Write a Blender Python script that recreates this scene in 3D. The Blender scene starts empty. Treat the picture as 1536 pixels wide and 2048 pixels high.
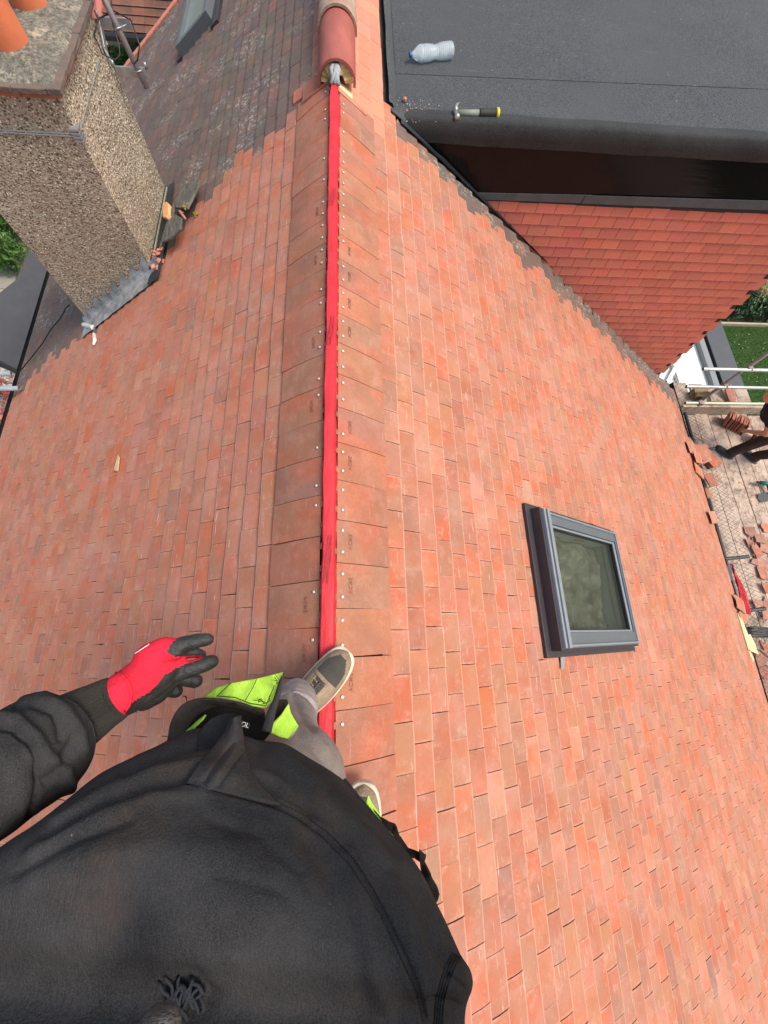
import bpy, bmesh, math, random
import numpy as np
from mathutils import Vector, Matrix, noise as mnoise
from mathutils.bvhtree import BVHTree
random.seed(7)
rad = math.radians
S = bpy.context.scene
COL = S.collection
# ------------------------------------------------------------------ camera
F, CX, CH = 803.17, 0.1000, 1.4659
EUL = (0.3192, -0.0658, -0.0304)
cd = bpy.data.cameras.new('camera'); cam = bpy.data.objects.new('camera', cd); COL.objects.link(cam)
cam.location = (CX, 0, CH); cam.rotation_euler = EUL
cd.sensor_fit = 'VERTICAL'; cd.sensor_height = 36.0; cd.sensor_width = 27.0
cd.lens = F / 2048 * 36.0
cd.clip_start = 0.02; cd.clip_end = 400
S.camera = cam
S.render.resolution_x = 768; S.render.resolution_y = 1024
# ------------------------------------------------------------------ world + sun
SUN_EL, SUN_AZ = 60, 104          # elevation, azimuth measured from +Y towards +X
w = bpy.data.worlds.new('World'); S.world = w; w.use_nodes = True
nt = w.node_tree; bg = nt.nodes['Background']
sky = nt.nodes.new('ShaderNodeTexSky'); sky.sky_type = 'NISHITA'; sky.sun_disc = False
sky.sun_elevation = rad(SUN_EL); sky.sun_rotation = rad(SUN_AZ)
sky.air_density = 1.6; sky.dust_density = 5.0; sky.ozone_density = 0.6
nt.links.new(sky.outputs[0], bg.inputs[0]); bg.inputs[1].default_value = 0.15
sl = bpy.data.lights.new('sun', 'SUN'); sl.energy = 1.7; sl.angle = rad(20); sl.color = (1.0, 0.95, 0.88)
so = bpy.data.objects.new('sun', sl); COL.objects.link(so)
d = Vector((math.sin(rad(SUN_AZ))*math.cos(rad(SUN_EL)), math.cos(rad(SUN_AZ))*math.cos(rad(SUN_EL)), math.sin(rad(SUN_EL))))
so.rotation_euler = d.to_track_quat('Z', 'Y').to_euler(); so.location = (6, 4, 12)
S.view_settings.view_transform = 'Standard'; S.view_settings.look = 'None'
S.view_settings.exposure = 0.5; S.view_settings.gamma = 1.0
# ------------------------------------------------------------------ survey helpers: where a sight line meets a real plane
from mathutils import Euler
RM = Euler(EUL, 'XYZ').to_matrix(); RMI = RM.transposed(); CAM = Vector((CX, 0, CH))
PITCH = rad(34.6); TN = math.tan(PITCH); SN, CS = math.sin(PITCH), math.cos(PITCH)
def ray(u, v): return RM @ Vector(((u-768)/F, -(v-1024)/F, -1))
def hit(u, v, n, dd=0.0):
    r = ray(u, v); n = Vector(n); return CAM + r*((dd - n.dot(CAM))/n.dot(r))
def SRp(u, v, o=0.0): return hit(u, v, (TN, 0, 1), o)
def SLp(u, v, o=0.0): return hit(u, v, (-TN, 0, 1), o)
def Zp(u, v, z): return hit(u, v, (0, 0, 1), z)
def Yp(u, v, y): return hit(u, v, (0, 1, 0), y)
def Xp(u, v, x): return hit(u, v, (1, 0, 0), x)
def Dp(u, v, dp): return CAM + ray(u, v)*dp
def pix(p):
    q = RMI @ (Vector(p) - CAM)
    if q.z > -1e-4: return (-9999, -9999)
    return (768 + F*q.x/-q.z, 1024 - F*q.y/-q.z)
# ------------------------------------------------------------------ object helpers
def thing(name, label, cat, loc=(0, 0, 0), group=None, rot=(0, 0, 0)):
    o = bpy.data.objects.new(name, None); COL.objects.link(o); o.empty_display_size = 0.1
    o.location = loc; o.rotation_euler = rot; o['label'] = label; o['category'] = cat
    if group: o['group'] = group
    bpy.context.view_layer.update()
    return o
def tag(o, label=None, cat=None, group=None, kind=None):
    if label: o['label'] = label
    if cat: o['category'] = cat
    if group: o['group'] = group
    if kind: o['kind'] = kind
    return o
def link(name, me, mat=None, parent=None, local=False):
    o = bpy.data.objects.new(name, me); COL.objects.link(o)
    if mat is not None and not me.materials:
        for m in (mat if isinstance(mat, (list, tuple)) else [mat]): me.materials.append(m)
    if parent is not None:
        o.parent = parent
        if not local:
            bpy.context.view_layer.update(); o.matrix_parent_inverse = parent.matrix_world.inverted()
    return o
class MB:
    def __init__(s): s.v = []; s.f = []; s.c = []; s.m = []; s.l = []
    def add(s, vs, fs, col=None, mi=0):
        b = len(s.v); s.v += [tuple(x) for x in vs]
        for f in fs: s.f.append(tuple(b+i for i in f)); s.c.append(col or (1, 1, 1, 0)); s.m.append(mi)
    def box(s, a, b, M=None, col=None, mi=0, jit=0):
        (x0, y0, z0), (x1, y1, z1) = a, b
        vs = [Vector(p) for p in ((x0,y0,z0),(x1,y0,z0),(x1,y1,z0),(x0,y1,z0),(x0,y0,z1),(x1,y0,z1),(x1,y1,z1),(x0,y1,z1))]
        if jit: vs = [v + Vector([random.uniform(-jit, jit) for _ in range(3)]) for v in vs]
        if M is not None: vs = [M @ v for v in vs]
        s.add(vs, [(3,2,1,0),(4,5,6,7),(0,1,5,4),(1,2,6,5),(2,3,7,6),(3,0,4,7)], col, mi)
    def tube(s, pts, r, n=10, cap=True, col=None, mi=0, sx=1.0):
        pts = [Vector(p) for p in pts]; k = len(pts)
        rr = r if isinstance(r, (list, tuple)) else [r]*k
        t = (pts[1]-pts[0]).normalized(); a = t.orthogonal().normalized(); vs = []
        for i in range(k):
            tt = (pts[min(i+1, k-1)] - pts[max(i-1, 0)]).normalized()
            a = (a - tt*a.dot(tt)).normalized(); b = tt.cross(a)
            for j in range(n):
                th = 2*math.pi*j/n; vs.append(pts[i] + (a*math.cos(th)*sx + b*math.sin(th))*rr[i])
        fs = [(i*n+j, i*n+(j+1) % n, (i+1)*n+(j+1) % n, (i+1)*n+j) for i in range(k-1) for j in range(n)]
        if cap: fs += [tuple(range(n))[::-1], tuple((k-1)*n+j for j in range(n))]
        s.add(vs, fs, col, mi)
    def prism(s, poly, h, col=None, mi=0):      # poly: list of world points (planar), h: offset vector
        n = len(poly); h = Vector(h); vs = [Vector(p) for p in poly] + [Vector(p)+h for p in poly]
        s.add(vs, [tuple(range(n))[::-1], tuple(range(n, 2*n))] + [(i, (i+1) % n, n+(i+1) % n, n+i) for i in range(n)], col, mi)
    def build(s, name, mat=None, parent=None, smooth=False, bevel=0, local=False):
        me = bpy.data.meshes.new(name); me.from_pydata(s.v, [], s.f)
        if any(c != (1, 1, 1, 0) for c in s.c):
            a = me.color_attributes.new('col', 'FLOAT_COLOR', 'CORNER')
            cnt = [len(f) for f in s.f]; arr = np.repeat(np.array(s.c, dtype=np.float32), cnt, axis=0)
            a.data.foreach_set('color', arr.ravel())
        if s.l and len(s.l) == len(s.v):
            a = me.attributes.new('loc', 'FLOAT_VECTOR', 'POINT'); a.data.foreach_set('vector', np.array(s.l, dtype=np.float32).ravel())
        o = link(name, me, mat, parent, local)
        if any(s.m): me.polygons.foreach_set('material_index', s.m)
        me.update()
        bm = bmesh.new(); bm.from_mesh(me); bmesh.ops.recalc_face_normals(bm, faces=bm.faces); bm.to_mesh(me); bm.free()
        if smooth: me.polygons.foreach_set('use_smooth', [True]*len(me.polygons))
        if bevel:
            m = o.modifiers.new('bevel', 'BEVEL'); m.width = bevel; m.segments = 2; m.limit_method = 'ANGLE'; m.angle_limit = rad(40)
        return o
def copy_tree(o, parent=None):
    c = o.copy(); COL.objects.link(c); c.parent = parent
    for ch in [x for x in bpy.data.objects if x.parent == o]: copy_tree(ch, c)
    return c
def blob(name, shapes, vox, mats, parent, smooth=4):
    """one continuous skin: overlapping swept tubes and spheres fused by a voxel union"""
    me = bpy.data.meshes.new(name+'_src'); bm = bmesh.new()
    for sh in shapes:
        pts, rr = sh[0], sh[1]; fl = sh[2] if len(sh) > 2 else 1.0
        mb = MB(); mb.tube(pts, rr, 14, True, sx=fl)
        vs = [bm.verts.new(v) for v in mb.v]
        for f in mb.f: bm.faces.new([vs[i] for i in f])
        for p, r in zip(pts, rr):
            bmesh.ops.create_icosphere(bm, subdivisions=2, radius=r*min(1, fl)*0.99, matrix=Matrix.Translation(Vector(p)))
    bmesh.ops.recalc_face_normals(bm, faces=bm.faces)
    bm.to_mesh(me); bm.free()
    o = bpy.data.objects.new(name, me); COL.objects.link(o)
    m = o.modifiers.new('r', 'REMESH'); m.mode = 'VOXEL'; m.voxel_size = vox
    m = o.modifiers.new('s', 'SMOOTH'); m.iterations = smooth; m.factor = 0.5
    bpy.context.view_layer.update()
    ev = o.evaluated_get(bpy.context.evaluated_depsgraph_get())
    nm = bpy.data.meshes.new_from_object(ev); bpy.data.objects.remove(o)
    nm.materials.clear(); nm.name = name
    nm.polygons.foreach_set('use_smooth', [True]*len(nm.polygons))
    return link(name, nm, mats, parent)
# ------------------------------------------------------------------ material helpers
def mat(name, col, rough=0.8, var=0.0, vs=8.0, bump=0.0, bs=60.0, metal=0.0, spec=0.5, col2=None, stretch=None, coat=0.0):
    m = bpy.data.materials.new(name); m.use_nodes = True; N = m.node_tree.nodes; L = m.node_tree.links
    b = N['Principled BSDF']; b.inputs['Roughness'].default_value = rough; b.inputs['Metallic'].default_value = metal
    b.inputs['Specular IOR Level'].default_value = spec; b.inputs['Coat Weight'].default_value = coat
    b.inputs['Base Color'].default_value = (*col, 1)
    tc = N.new('ShaderNodeTexCoord'); src = tc.outputs['Object']
    if stretch:
        mp = N.new('ShaderNodeMapping'); mp.inputs['Scale'].default_value = stretch; L.new(src, mp.inputs[0]); src = mp.outputs[0]
    if var or col2:
        n = N.new('ShaderNodeTexNoise'); n.inputs['Scale'].default_value = vs; n.inputs['Detail'].default_value = 6; n.inputs['Roughness'].default_value = 0.65
        L.new(src, n.inputs[0]); r = N.new('ShaderNodeValToRGB'); L.new(n.outputs[0], r.inputs[0])
        c2 = col2 or tuple(min(1, c*(1+var)) for c in col); c1 = col if col2 else tuple(c*(1-var) for c in col)
        r.color_ramp.elements[0].color = (*c1, 1); r.color_ramp.elements[1].color = (*c2, 1)
        r.color_ramp.elements[0].position = 0.32; r.color_ramp.elements[1].position = 0.68
        L.new(r.outputs[0], b.inputs['Base Color'])
    if bump:
        n = N.new('ShaderNodeTexNoise'); n.inputs['Scale'].default_value = bs; n.inputs['Detail'].default_value = 5; L.new(src, n.inputs[0])
        bp = N.new('ShaderNodeBump'); bp.inputs['Strength'].default_value = bump; bp.inputs['Distance'].default_value = 0.01
        L.new(n.outputs[0], bp.inputs['Height']); L.new(bp.outputs[0], b.inputs['Normal'])
    return m
class NB:
    """small node-building aid"""
    def __init__(s, name):
        s.m = bpy.data.materials.new(name); s.m.use_nodes = True; s.N = s.m.node_tree.nodes; s.L = s.m.node_tree.links
        s.b = s.N['Principled BSDF']; s.tc = s.N.new('ShaderNodeTexCoord').outputs['Object']
    def lk(s, a, b): s.L.new(a, b)
    def noise(s, scale, detail=4, rough=0.6, vec=None, w=None, out=0):
        n = s.N.new('ShaderNodeTexNoise')
        if w is not None: n.noise_dimensions = '4D'; s.lk(w, n.inputs['W'])
        n.inputs['Scale'].default_value = scale; n.inputs['Detail'].default_value = detail; n.inputs['Roughness'].default_value = rough
        s.lk(vec or s.tc, n.inputs['Vector']); return n.outputs[out]
    def mapv(s, scale, rot=(0,0,0)):
        n = s.N.new('ShaderNodeMapping'); n.inputs['Scale'].default_value = scale; n.inputs['Rotation'].default_value = rot; s.lk(s.tc, n.inputs[0]); return n.outputs[0]
    def ramp(s, f, a, b, ca=(0,0,0), cb=(1,1,1), mids=()):
        n = s.N.new('ShaderNodeValToRGB'); s.lk(f, n.inputs[0]); e = n.color_ramp.elements
        e[0].position = a; e[1].position = b; e[0].color = (*ca, 1); e[1].color = (*cb, 1)
        for p, c in mids: x = e.new(p); x.color = (*c, 1)
        return n.outputs[0]
    def mix(s, f, a, b, mode='MIX'):
        n = s.N.new('ShaderNodeMix'); n.data_type = 'RGBA'; n.blend_type = mode
        for sock, val in ((n.inputs[0], f), (n.inputs[6], a), (n.inputs[7], b)):
            if isinstance(val, tuple): sock.default_value = (*val, 1)
            elif isinstance(val, (int, float)): sock.default_value = val
            else: s.lk(val, sock)
        return n.outputs[2]
    def math(s, op, a, b=0.0):
        n = s.N.new('ShaderNodeMath'); n.operation = op
        for sock, val in ((n.inputs[0], a), (n.inputs[1], b)):
            if isinstance(val, (int, float)): sock.default_value = val
            else: s.lk(val, sock)
        return n.outputs[0]
    def bump(s, h, strength, dist=0.01):
        n = s.N.new('ShaderNodeBump'); n.inputs['Strength'].default_value = strength; n.inputs['Distance'].default_value = dist
        s.lk(h, n.inputs['Height']); s.lk(n.outputs[0], s.b.inputs['Normal'])
# fired clay tile: per-tile colour in attribute 'col' (rgb), 'a' holds a random seed
def clay(name, flash=0.6, dust=0.5, lichen=0.0, grain=0.12):
    g = NB(name); at = g.N.new('ShaderNodeAttribute'); at.attribute_name = 'col'
    seed = g.math('MULTIPLY', at.outputs['Alpha'], 37.0)
    c = at.outputs['Color']
    if dust: c = g.mix(g.math('MULTIPLY', g.ramp(g.noise(1.3, 4, 0.65), 0.40, 0.68), 0.30), c, (0.50, 0.16, 0.085))
    n1 = g.noise(5.5, 2, 0.5, w=seed)
    if flash:
        f = g.ramp(n1, 0.46, 0.74); c = g.mix(g.math('MULTIPLY', f, flash), c, (0.49, 0.108, 0.046))
        f = g.ramp(g.noise(4.5, 2, 0.5, w=g.math('ADD', seed, 9.0)), 0.47, 0.76); c = g.mix(g.math('MULTIPLY', f, flash*0.7), c, (0.235, 0.118, 0.080))
    if dust:
        f = g.ramp(g.noise(14, 7, 0.8, w=seed), 0.53, 0.74); c = g.mix(g.math('MULTIPLY', f, dust), c, (0.60, 0.37, 0.28))
        for rz, sc in ((0.5, (110, 9, 60)), (-0.7, (95, 7, 60)), (0.1, (120, 12, 50))):
            f = g.ramp(g.noise(1.0, 2, 0.5, vec=g.mapv(sc, (0, 0, rz))), 0.70, 0.76); c = g.mix(g.math('MULTIPLY', f, dust*0.85), c, (0.70, 0.50, 0.43))
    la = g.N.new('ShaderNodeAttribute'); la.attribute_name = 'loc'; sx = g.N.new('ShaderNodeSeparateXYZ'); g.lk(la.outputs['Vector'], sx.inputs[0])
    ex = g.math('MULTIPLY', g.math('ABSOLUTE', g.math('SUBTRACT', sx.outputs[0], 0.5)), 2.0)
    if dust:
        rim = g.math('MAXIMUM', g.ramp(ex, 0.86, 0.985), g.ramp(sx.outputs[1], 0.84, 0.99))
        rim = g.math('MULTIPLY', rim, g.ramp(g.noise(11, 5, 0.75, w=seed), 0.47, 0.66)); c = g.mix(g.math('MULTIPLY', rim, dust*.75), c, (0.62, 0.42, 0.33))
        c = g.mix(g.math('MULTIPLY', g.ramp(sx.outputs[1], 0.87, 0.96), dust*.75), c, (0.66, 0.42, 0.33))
        c = g.mix(g.math('MULTIPLY', g.ramp(g.noise(3.1, 6, 0.75), 0.44, 0.68), dust*.55), c, (0.52, 0.31, 0.255))
    sp = g.noise(330, 2, 0.7); c = g.mix(g.math('MULTIPLY', g.ramp(sp, 0.35, 0.7), 1.0), g.mix(grain*1.6, c, (0.05, 0.02, 0.015)), c)
    if lichen:
        big = g.ramp(g.noise(2.2, 3, 0.6), 0.49, 0.62); f = g.ramp(g.noise(30, 6, 0.85), 0.53, 0.59)
        f = g.math('MULTIPLY', g.math('MULTIPLY', f, big), lichen); c = g.mix(f, c, (0.50, 0.50, 0.44))
        f2 = g.math('MULTIPLY', g.ramp(g.noise(24, 4, 0.7, w=seed), 0.71, 0.75), lichen*0.8); c = g.mix(f2, c, (0.45, 0.33, 0.05))
        f3 = g.ramp(g.noise(15, 5, 0.8), 0.45, 0.7); c = g.mix(g.math('MULTIPLY', f3, 0.38), c, (0.055, 0.05, 0.046))
    g.lk(c, g.b.inputs['Base Color']); g.b.inputs['Roughness'].default_value = 0.85; g.b.inputs['Specular IOR Level'].default_value = 0.3
    g.bump(g.math('ADD', g.noise(260, 3, 0.7), g.math('MULTIPLY', g.noise(22, 3, 0.6), 1.5)), 0.25, 0.002)
    return g.m
M = {}
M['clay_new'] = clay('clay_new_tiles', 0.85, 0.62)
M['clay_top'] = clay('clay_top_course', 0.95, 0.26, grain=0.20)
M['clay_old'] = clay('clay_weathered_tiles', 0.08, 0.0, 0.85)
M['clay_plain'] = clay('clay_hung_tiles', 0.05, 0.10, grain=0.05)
M['red_clay'] = mat('red_clay', (0.33, 0.085, 0.062), 0.6, 0.22, 7, 0.15, 90, stretch=(1, .35, 1))
M['old_ridge'] = mat('weathered_ridge_clay', (0.27, 0.14, 0.10), 0.85, 0, 9, 0.4, 60, col2=(0.40, 0.31, 0.24))
M['salmon'] = mat('salmon_clay', (0.56, 0.20, 0.13), 0.8, 0.12, 9, 0.15, 120)
M['mortar'] = mat('mortar', (0.55, 0.42, 0.20), 0.95, 0.3, 30, 0.8, 60)
M['deck'] = mat('roof_underlay', (0.03, 0.025, 0.022), 0.95)
M['black'] = mat('black_plastic', (0.012, 0.012, 0.013), 0.45)
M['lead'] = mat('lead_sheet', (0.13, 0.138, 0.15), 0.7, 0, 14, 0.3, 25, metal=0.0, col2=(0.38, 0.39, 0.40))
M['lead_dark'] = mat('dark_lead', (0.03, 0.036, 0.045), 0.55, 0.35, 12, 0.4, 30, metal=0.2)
M['steel'] = mat('galvanised_steel', (0.42, 0.44, 0.46), 0.42, 0.2, 15, 0.1, 40, metal=0.75)
M['pole'] = mat('scaffold_tube', (0.50, 0.52, 0.52), 0.4, 0.22, 14, 0.1, 40, metal=0.55)
M['pole_rust'] = mat('rusty_tube', (0.20, 0.14, 0.115), 0.6, 0, 8, 0.2, 40, metal=0.3, col2=(0.36, 0.32, 0.30))
M['pole_dark'] = mat('dark_tube', (0.035, 0.04, 0.04), 0.5, 0.4, 20, 0.2, 40, metal=0.3)
M['nail'] = mat('nail_head', (0.74, 0.70, 0.66), 0.35, metal=0.6)
M['white'] = mat('white_paint', (0.78, 0.80, 0.80), 0.5, 0.03, 3)
M['grey_upvc'] = mat('grey_frame', (0.105, 0.118, 0.128), 0.42, 0.08, 12, 0.03, 40, spec=0.5)
M['grey_light'] = mat('light_grey_rail', (0.20, 0.225, 0.245), 0.38, 0.08, 12)
M['flash_dark'] = mat('brown_black_flashing', (0.035, 0.028, 0.033), 0.5, 0.12, 12)
M['soil'] = mat('soil', (0.06, 0.05, 0.03), 0.95, 0.4, 8)
M['wood'] = mat('pale_timber', (0.62, 0.44, 0.24), 0.75, 0.15, 4, 0.2, 30, stretch=(1, 12, 12))
M['orange_wood'] = mat('cut_timber', (0.74, 0.40, 0.17), 0.75, 0.12, 20)
M['card'] = mat('box_card', (0.56, 0.47, 0.27), 0.8, 0.08, 10)
M['oldwood'] = mat('mossy_slate', (0.055, 0.052, 0.042), 0.9, 0, 22, 0.8, 50, col2=(0.19, 0.18, 0.155), stretch=(2, .6, 2))
M['moss'] = mat('yellow_moss', (0.30, 0.24, 0.03), 0.95, 0.5, 90, 1.0, 120)
# red breather membrane on the ridge batten
g = NB('red_membrane'); c = g.mix(g.ramp(g.noise(9, 3), 0.3, 0.7), (0.47, 0.010, 0.020), (0.60, 0.022, 0.034))
mk = g.ramp(g.noise(1.0, 2, 0.5, vec=g.mapv((26, 2.3, 26), (0, 0, 0.35))), 0.655, 0.665); mk2 = g.ramp(g.noise(40, 4, 0.7), 0.4, 0.6)

g.lk(c, g.b.inputs['Base Color']); g.b.inputs['Roughness'].default_value = 0.55
g.bump(g.math('ADD', g.noise(300, 2), g.math('MULTIPLY', g.noise(1.0, 4, 0.6, vec=g.mapv((60, 14, 60))), 3.0)), 0.4, 0.003); M['red_mem'] = g.m
# pebbledash
def pebble(name, base, lo, hi, sc=85):
    g = NB(name); v = g.N.new('ShaderNodeTexVoronoi'); v.inputs['Scale'].default_value = sc; v.inputs['Randomness'].default_value = 1; g.lk(g.tc, v.inputs[0])
    h = g.N.new('ShaderNodeSeparateColor'); g.lk(v.outputs['Color'], h.inputs[0])
    st = g.ramp(h.outputs[0], 0.0, 1.0, lo, hi, mids=((0.26, lo), (0.33, (0.23, 0.14, 0.075)), (0.46, (0.30, 0.21, 0.13)), (0.54, base), (0.78, base), (0.86, (0.62, 0.53, 0.39))))
    mask = g.ramp(v.outputs['Distance'], 0.40, 0.56, (1, 1, 1), (0, 0, 0))
    mx_ = g.mix(g.ramp(g.noise(2.6, 5, 0.7), 0.35, 0.68), base, tuple(x*.72 for x in base))
    c = g.mix(mask, mx_, st); c = g.mix(g.math('MULTIPLY', g.ramp(g.noise(1.6, 4, 0.7), 0.45, 0.7), 0.25), c, (0.30, 0.20, 0.11))
    g.lk(c, g.b.inputs['Base Color']); g.b.inputs['Roughness'].default_value = 0.9
    hh = g.math('SUBTRACT', 1.0, v.outputs['Distance']); g.bump(g.math('MULTIPLY', hh, h.outputs[1]), 0.9, 0.012)
    return g.m
M['pebble'] = pebble('pebbledash', (0.44, 0.37, 0.275), (0.075, 0.042, 0.028), (0.95, 0.88, 0.72), 100)
g = NB('lichen_mortar_cap'); c = g.ramp(g.noise(42, 9, 0.85), 0.40, 0.62, (0.075, 0.072, 0.062), (0.50, 0.45, 0.34), mids=((0.5, (0.23, 0.215, 0.17)),))
c = g.mix(g.ramp(g.noise(6, 4, 0.7), 0.60, 0.64), c, (0.58, 0.48, 0.34)); c = g.mix(g.ramp(g.noise(5, 3), 0.35, 0.65), c, g.mix(0.55, c, (0.08, 0.08, 0.075)))
g.lk(c, g.b.inputs['Base Color']); g.b.inputs['Roughness'].default_value = 0.95; g.bump(g.noise(45, 6, 0.75), 1.0, 0.02); M['cap'] = g.m
M['cap_tile'] = mat('cap_creasing_tile', (0.09, 0.08, 0.07), 0.9, 0, 9, 0.6, 60, col2=(0.18, 0.115, 0.09))
# mineral roofing felt
def felt(name, dark, light):
    g = NB(name); c = g.ramp(g.noise(130, 4, 0.85), 0.42, 0.62, dark, light)
    c = g.mix(g.math('MULTIPLY', g.ramp(g.noise(1.7, 5, 0.7), 0.35, 0.7), 0.35), c, (0.085, 0.088, 0.088))
    c = g.mix(g.math('MULTIPLY', g.ramp(g.noise(1, 2, 0.6, vec=g.mapv((2, 34, 2), (0, 0, 0.06))), 0.70, 0.76), 0.2), c, (0.2, 0.2, 0.2))
    g.lk(c, g.b.inputs['Base Color']); g.b.inputs['Roughness'].default_value = 0.9; g.bump(g.noise(190, 3, 0.8), 0.7, 0.004); return g.m
M['felt'] = felt('mineral_felt', (0.007, 0.009, 0.011), (0.10, 0.11, 0.122))
M['shaded_felt_edge'] = felt('shaded_felt_edge', (0.005, 0.006, 0.0065), (0.034, 0.037, 0.039))  # kerb felt colour darkened to paint in the shade of its front face
g = NB('gloss_fascia'); g.b.inputs['Specular IOR Level'].default_value = 0.2; g.b.inputs['Base Color'].default_value = (0.004, 0.0025, 0.004, 1); g.b.inputs['Roughness'].default_value = 0.12
g.bump(g.noise(1.0, 3, 0.6, vec=g.mapv((1.6, 1, 14))), 0.12, 0.01); M['fascia'] = g.m
# stains and dirt on scaffold boards
g = NB('scaffold_board'); c = g.ramp(g.noise(1, 5, 0.7, vec=g.mapv((22, 2.2, 5))), 0.3, 0.7, (0.38, 0.285, 0.22), (0.55, 0.44, 0.35))
c = g.mix(g.math('MULTIPLY', g.ramp(g.noise(5, 7, 0.8), 0.47, 0.62), 0.8), c, (0.12, 0.085, 0.065)); c = g.mix(g.math('MULTIPLY', g.ramp(g.noise(3.3, 5, 0.7), 0.56, 0.72), 0.6), c, (0.38, 0.17, 0.13))
g.lk(c, g.b.inputs['Base Color']); g.b.inputs['Roughness'].default_value = 0.9; g.bump(g.noise(30, 5, 0.7), 0.3, 0.004); M['board'] = g.m
# cloths
def cloth(name, a, b, bs=420, stain=None, rib=None, bumpk=0.35):
    g = NB(name); c = g.ramp(g.noise(7, 7, 0.72), 0.3, 0.72, a, b)
    fz = g.ramp(g.noise(800, 2, 0.8), 0.40, 0.82); c = g.mix(g.math('MULTIPLY', fz, 0.5), c, tuple(min(1, x*2.4) for x in b))
    if stain: c = g.mix(g.math('MULTIPLY', g.ramp(g.noise(5.2, 6, 0.75), 0.54, 0.74), 0.6), c, stain)
    c = g.mix(g.ramp(g.noise(75, 3, 0.7), 0.745, 0.775), c, tuple(min(1, x*3.2) for x in b))
    g.lk(c, g.b.inputs['Base Color']); g.b.inputs['Roughness'].default_value = 1.0; g.b.inputs['Specular IOR Level'].default_value = 0.04
    g.b.inputs['Sheen Weight'].default_value = 0.0; g.b.inputs['Sheen Roughness'].default_value = 0.5
    tw = g.noise(1.0, 2, 0.5, vec=g.mapv((420, 90, 420), (0.3, 0, 0.7)))
    g.bump(g.math('ADD', g.math('MULTIPLY', tw, 1.0), g.math('ADD', g.math('MULTIPLY', g.noise(60, 4, 0.7), 0.9), g.math('MULTIPLY', g.noise(11, 4, 0.6), 3.0))), bumpk, 0.0035); return g.m
M['hoodie'] = cloth('charcoal_sweat_cloth', (0.0135, 0.014, 0.0155), (0.048, 0.0465, 0.047), stain=(0.085, 0.058, 0.043))
M['hood_seam'] = cloth('seam_rib', (0.012, 0.012, 0.013), (0.034, 0.0345, 0.035))
M['trouser'] = cloth('grey_brown_work_cloth', (0.185, 0.155, 0.135), (0.29, 0.25, 0.225), stain=(0.22, 0.165, 0.12), bumpk=0.5)
M['cuffcloth'] = cloth('faded_lilac_cloth', (0.24, 0.20, 0.20), (0.34, 0.295, 0.29), bumpk=0.6)
M['lime'] = cloth('lime_cloth', (0.30, 0.60, 0.035), (0.46, 0.82, 0.09), bumpk=0.4)
M['blackcloth'] = cloth('black_pocket_cloth', (0.008, 0.007, 0.007), (0.026, 0.021, 0.019))
M['glove_red'] = cloth('red_knit', (0.62, 0.016, 0.034), (0.80, 0.032, 0.06), stain=(0.40, 0.03, 0.035), bumpk=0.45)
M['glove_black'] = mat('black_nitrile', (0.010, 0.0115, 0.012), 0.6, 0, 22, 0.7, 60, col2=(0.036, 0.036, 0.034))
M['skin'] = mat('skin', (0.52, 0.28, 0.19), 0.55, 0.08, 20, 0.05, 80)
M['hair'] = mat('brown_hair', (0.05, 0.03, 0.018), 0.7, 0.4, 60, 0.8, 200)
M['suede'] = mat('beige_suede', (0.27, 0.20, 0.135), 0.95, 0.22, 30, 0.5, 160)
M['mesh_grey'] = mat('dark_grey_mesh', (0.06, 0.055, 0.047), 0.9, 0.15, 30, 0.6, 300)
M['sole'] = mat('cream_sole', (0.54, 0.48, 0.37), 0.8, 0.22, 20, 0.3, 80)
M['lace'] = mat('brown_lace', (0.075, 0.06, 0.048), 0.9)
# vegetation, ground
g = NB('lawn'); c = g.ramp(g.noise(60, 7, 0.8), 0.35, 0.68, (0.010, 0.032, 0.003), (0.05, 0.13, 0.01)); c = g.mix(g.ramp(g.noise(21, 2, 0.9), 0.80, 0.82), c, (0.45, 0.48, 0.25))
g.lk(c, g.b.inputs['Base Color']); g.b.inputs['Roughness'].default_value = 0.95; g.bump(g.noise(80, 5, 0.8), 1.0, 0.03); M['lawn'] = g.m
M['leaf'] = mat('leaf', (0.045, 0.12, 0.012), 0.6, 0.6, 5); M['leaf_dark'] = mat('dark_leaf', (0.035, 0.085, 0.03), 0.5, 0.6, 4)
M['leaf_red'] = mat('red_leaf', (0.30, 0.06, 0.06), 0.6, 0.5, 9); M['stem'] = mat('dry_stem', (0.45, 0.36, 0.18), 0.8)
g = NB('paving'); br = g.N.new('ShaderNodeTexBrick'); br.inputs['Scale'].default_value = 1.0; br.inputs['Brick Width'].default_value = 0.62; br.inputs['Row Height'].default_value = 0.62
br.inputs['Mortar Size'].default_value = 0.012; br.inputs['Color1'].default_value = (0.27, 0.25, 0.21, 1); br.inputs['Color2'].default_value = (0.32, 0.30, 0.255, 1); br.inputs['Mortar'].default_value = (0.10, 0.09, 0.075, 1)
g.lk(g.tc, br.inputs[0]); g.lk(g.mix(g.math('MULTIPLY', g.ramp(g.noise(7, 5, 0.7), 0.4, 0.7), 0.3), br.outputs[0], (0.17, 0.16, 0.13)), g.b.inputs['Base Color']); g.b.inputs['Roughness'].default_value = 0.9; M['paving'] = g.m
M['brick'] = mat('render_wall', (0.42, 0.36, 0.28), 0.9, 0.1, 5, 0.4, 60)
M['room'] = mat('room_floor', (0.10, 0.085, 0.055), 0.9, 0, 6, 0, col2=(0.26, 0.25, 0.20))
M['reveal'] = mat('reveal_lining', (0.5, 0.55, 0.53), 0.7, 0.05, 6)
g = NB('window_glass'); ou = g.N['Material Output']; tr = g.N.new('ShaderNodeBsdfTransparent'); tr.inputs[0].default_value = (0.84, 0.87, 0.82, 1)
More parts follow.
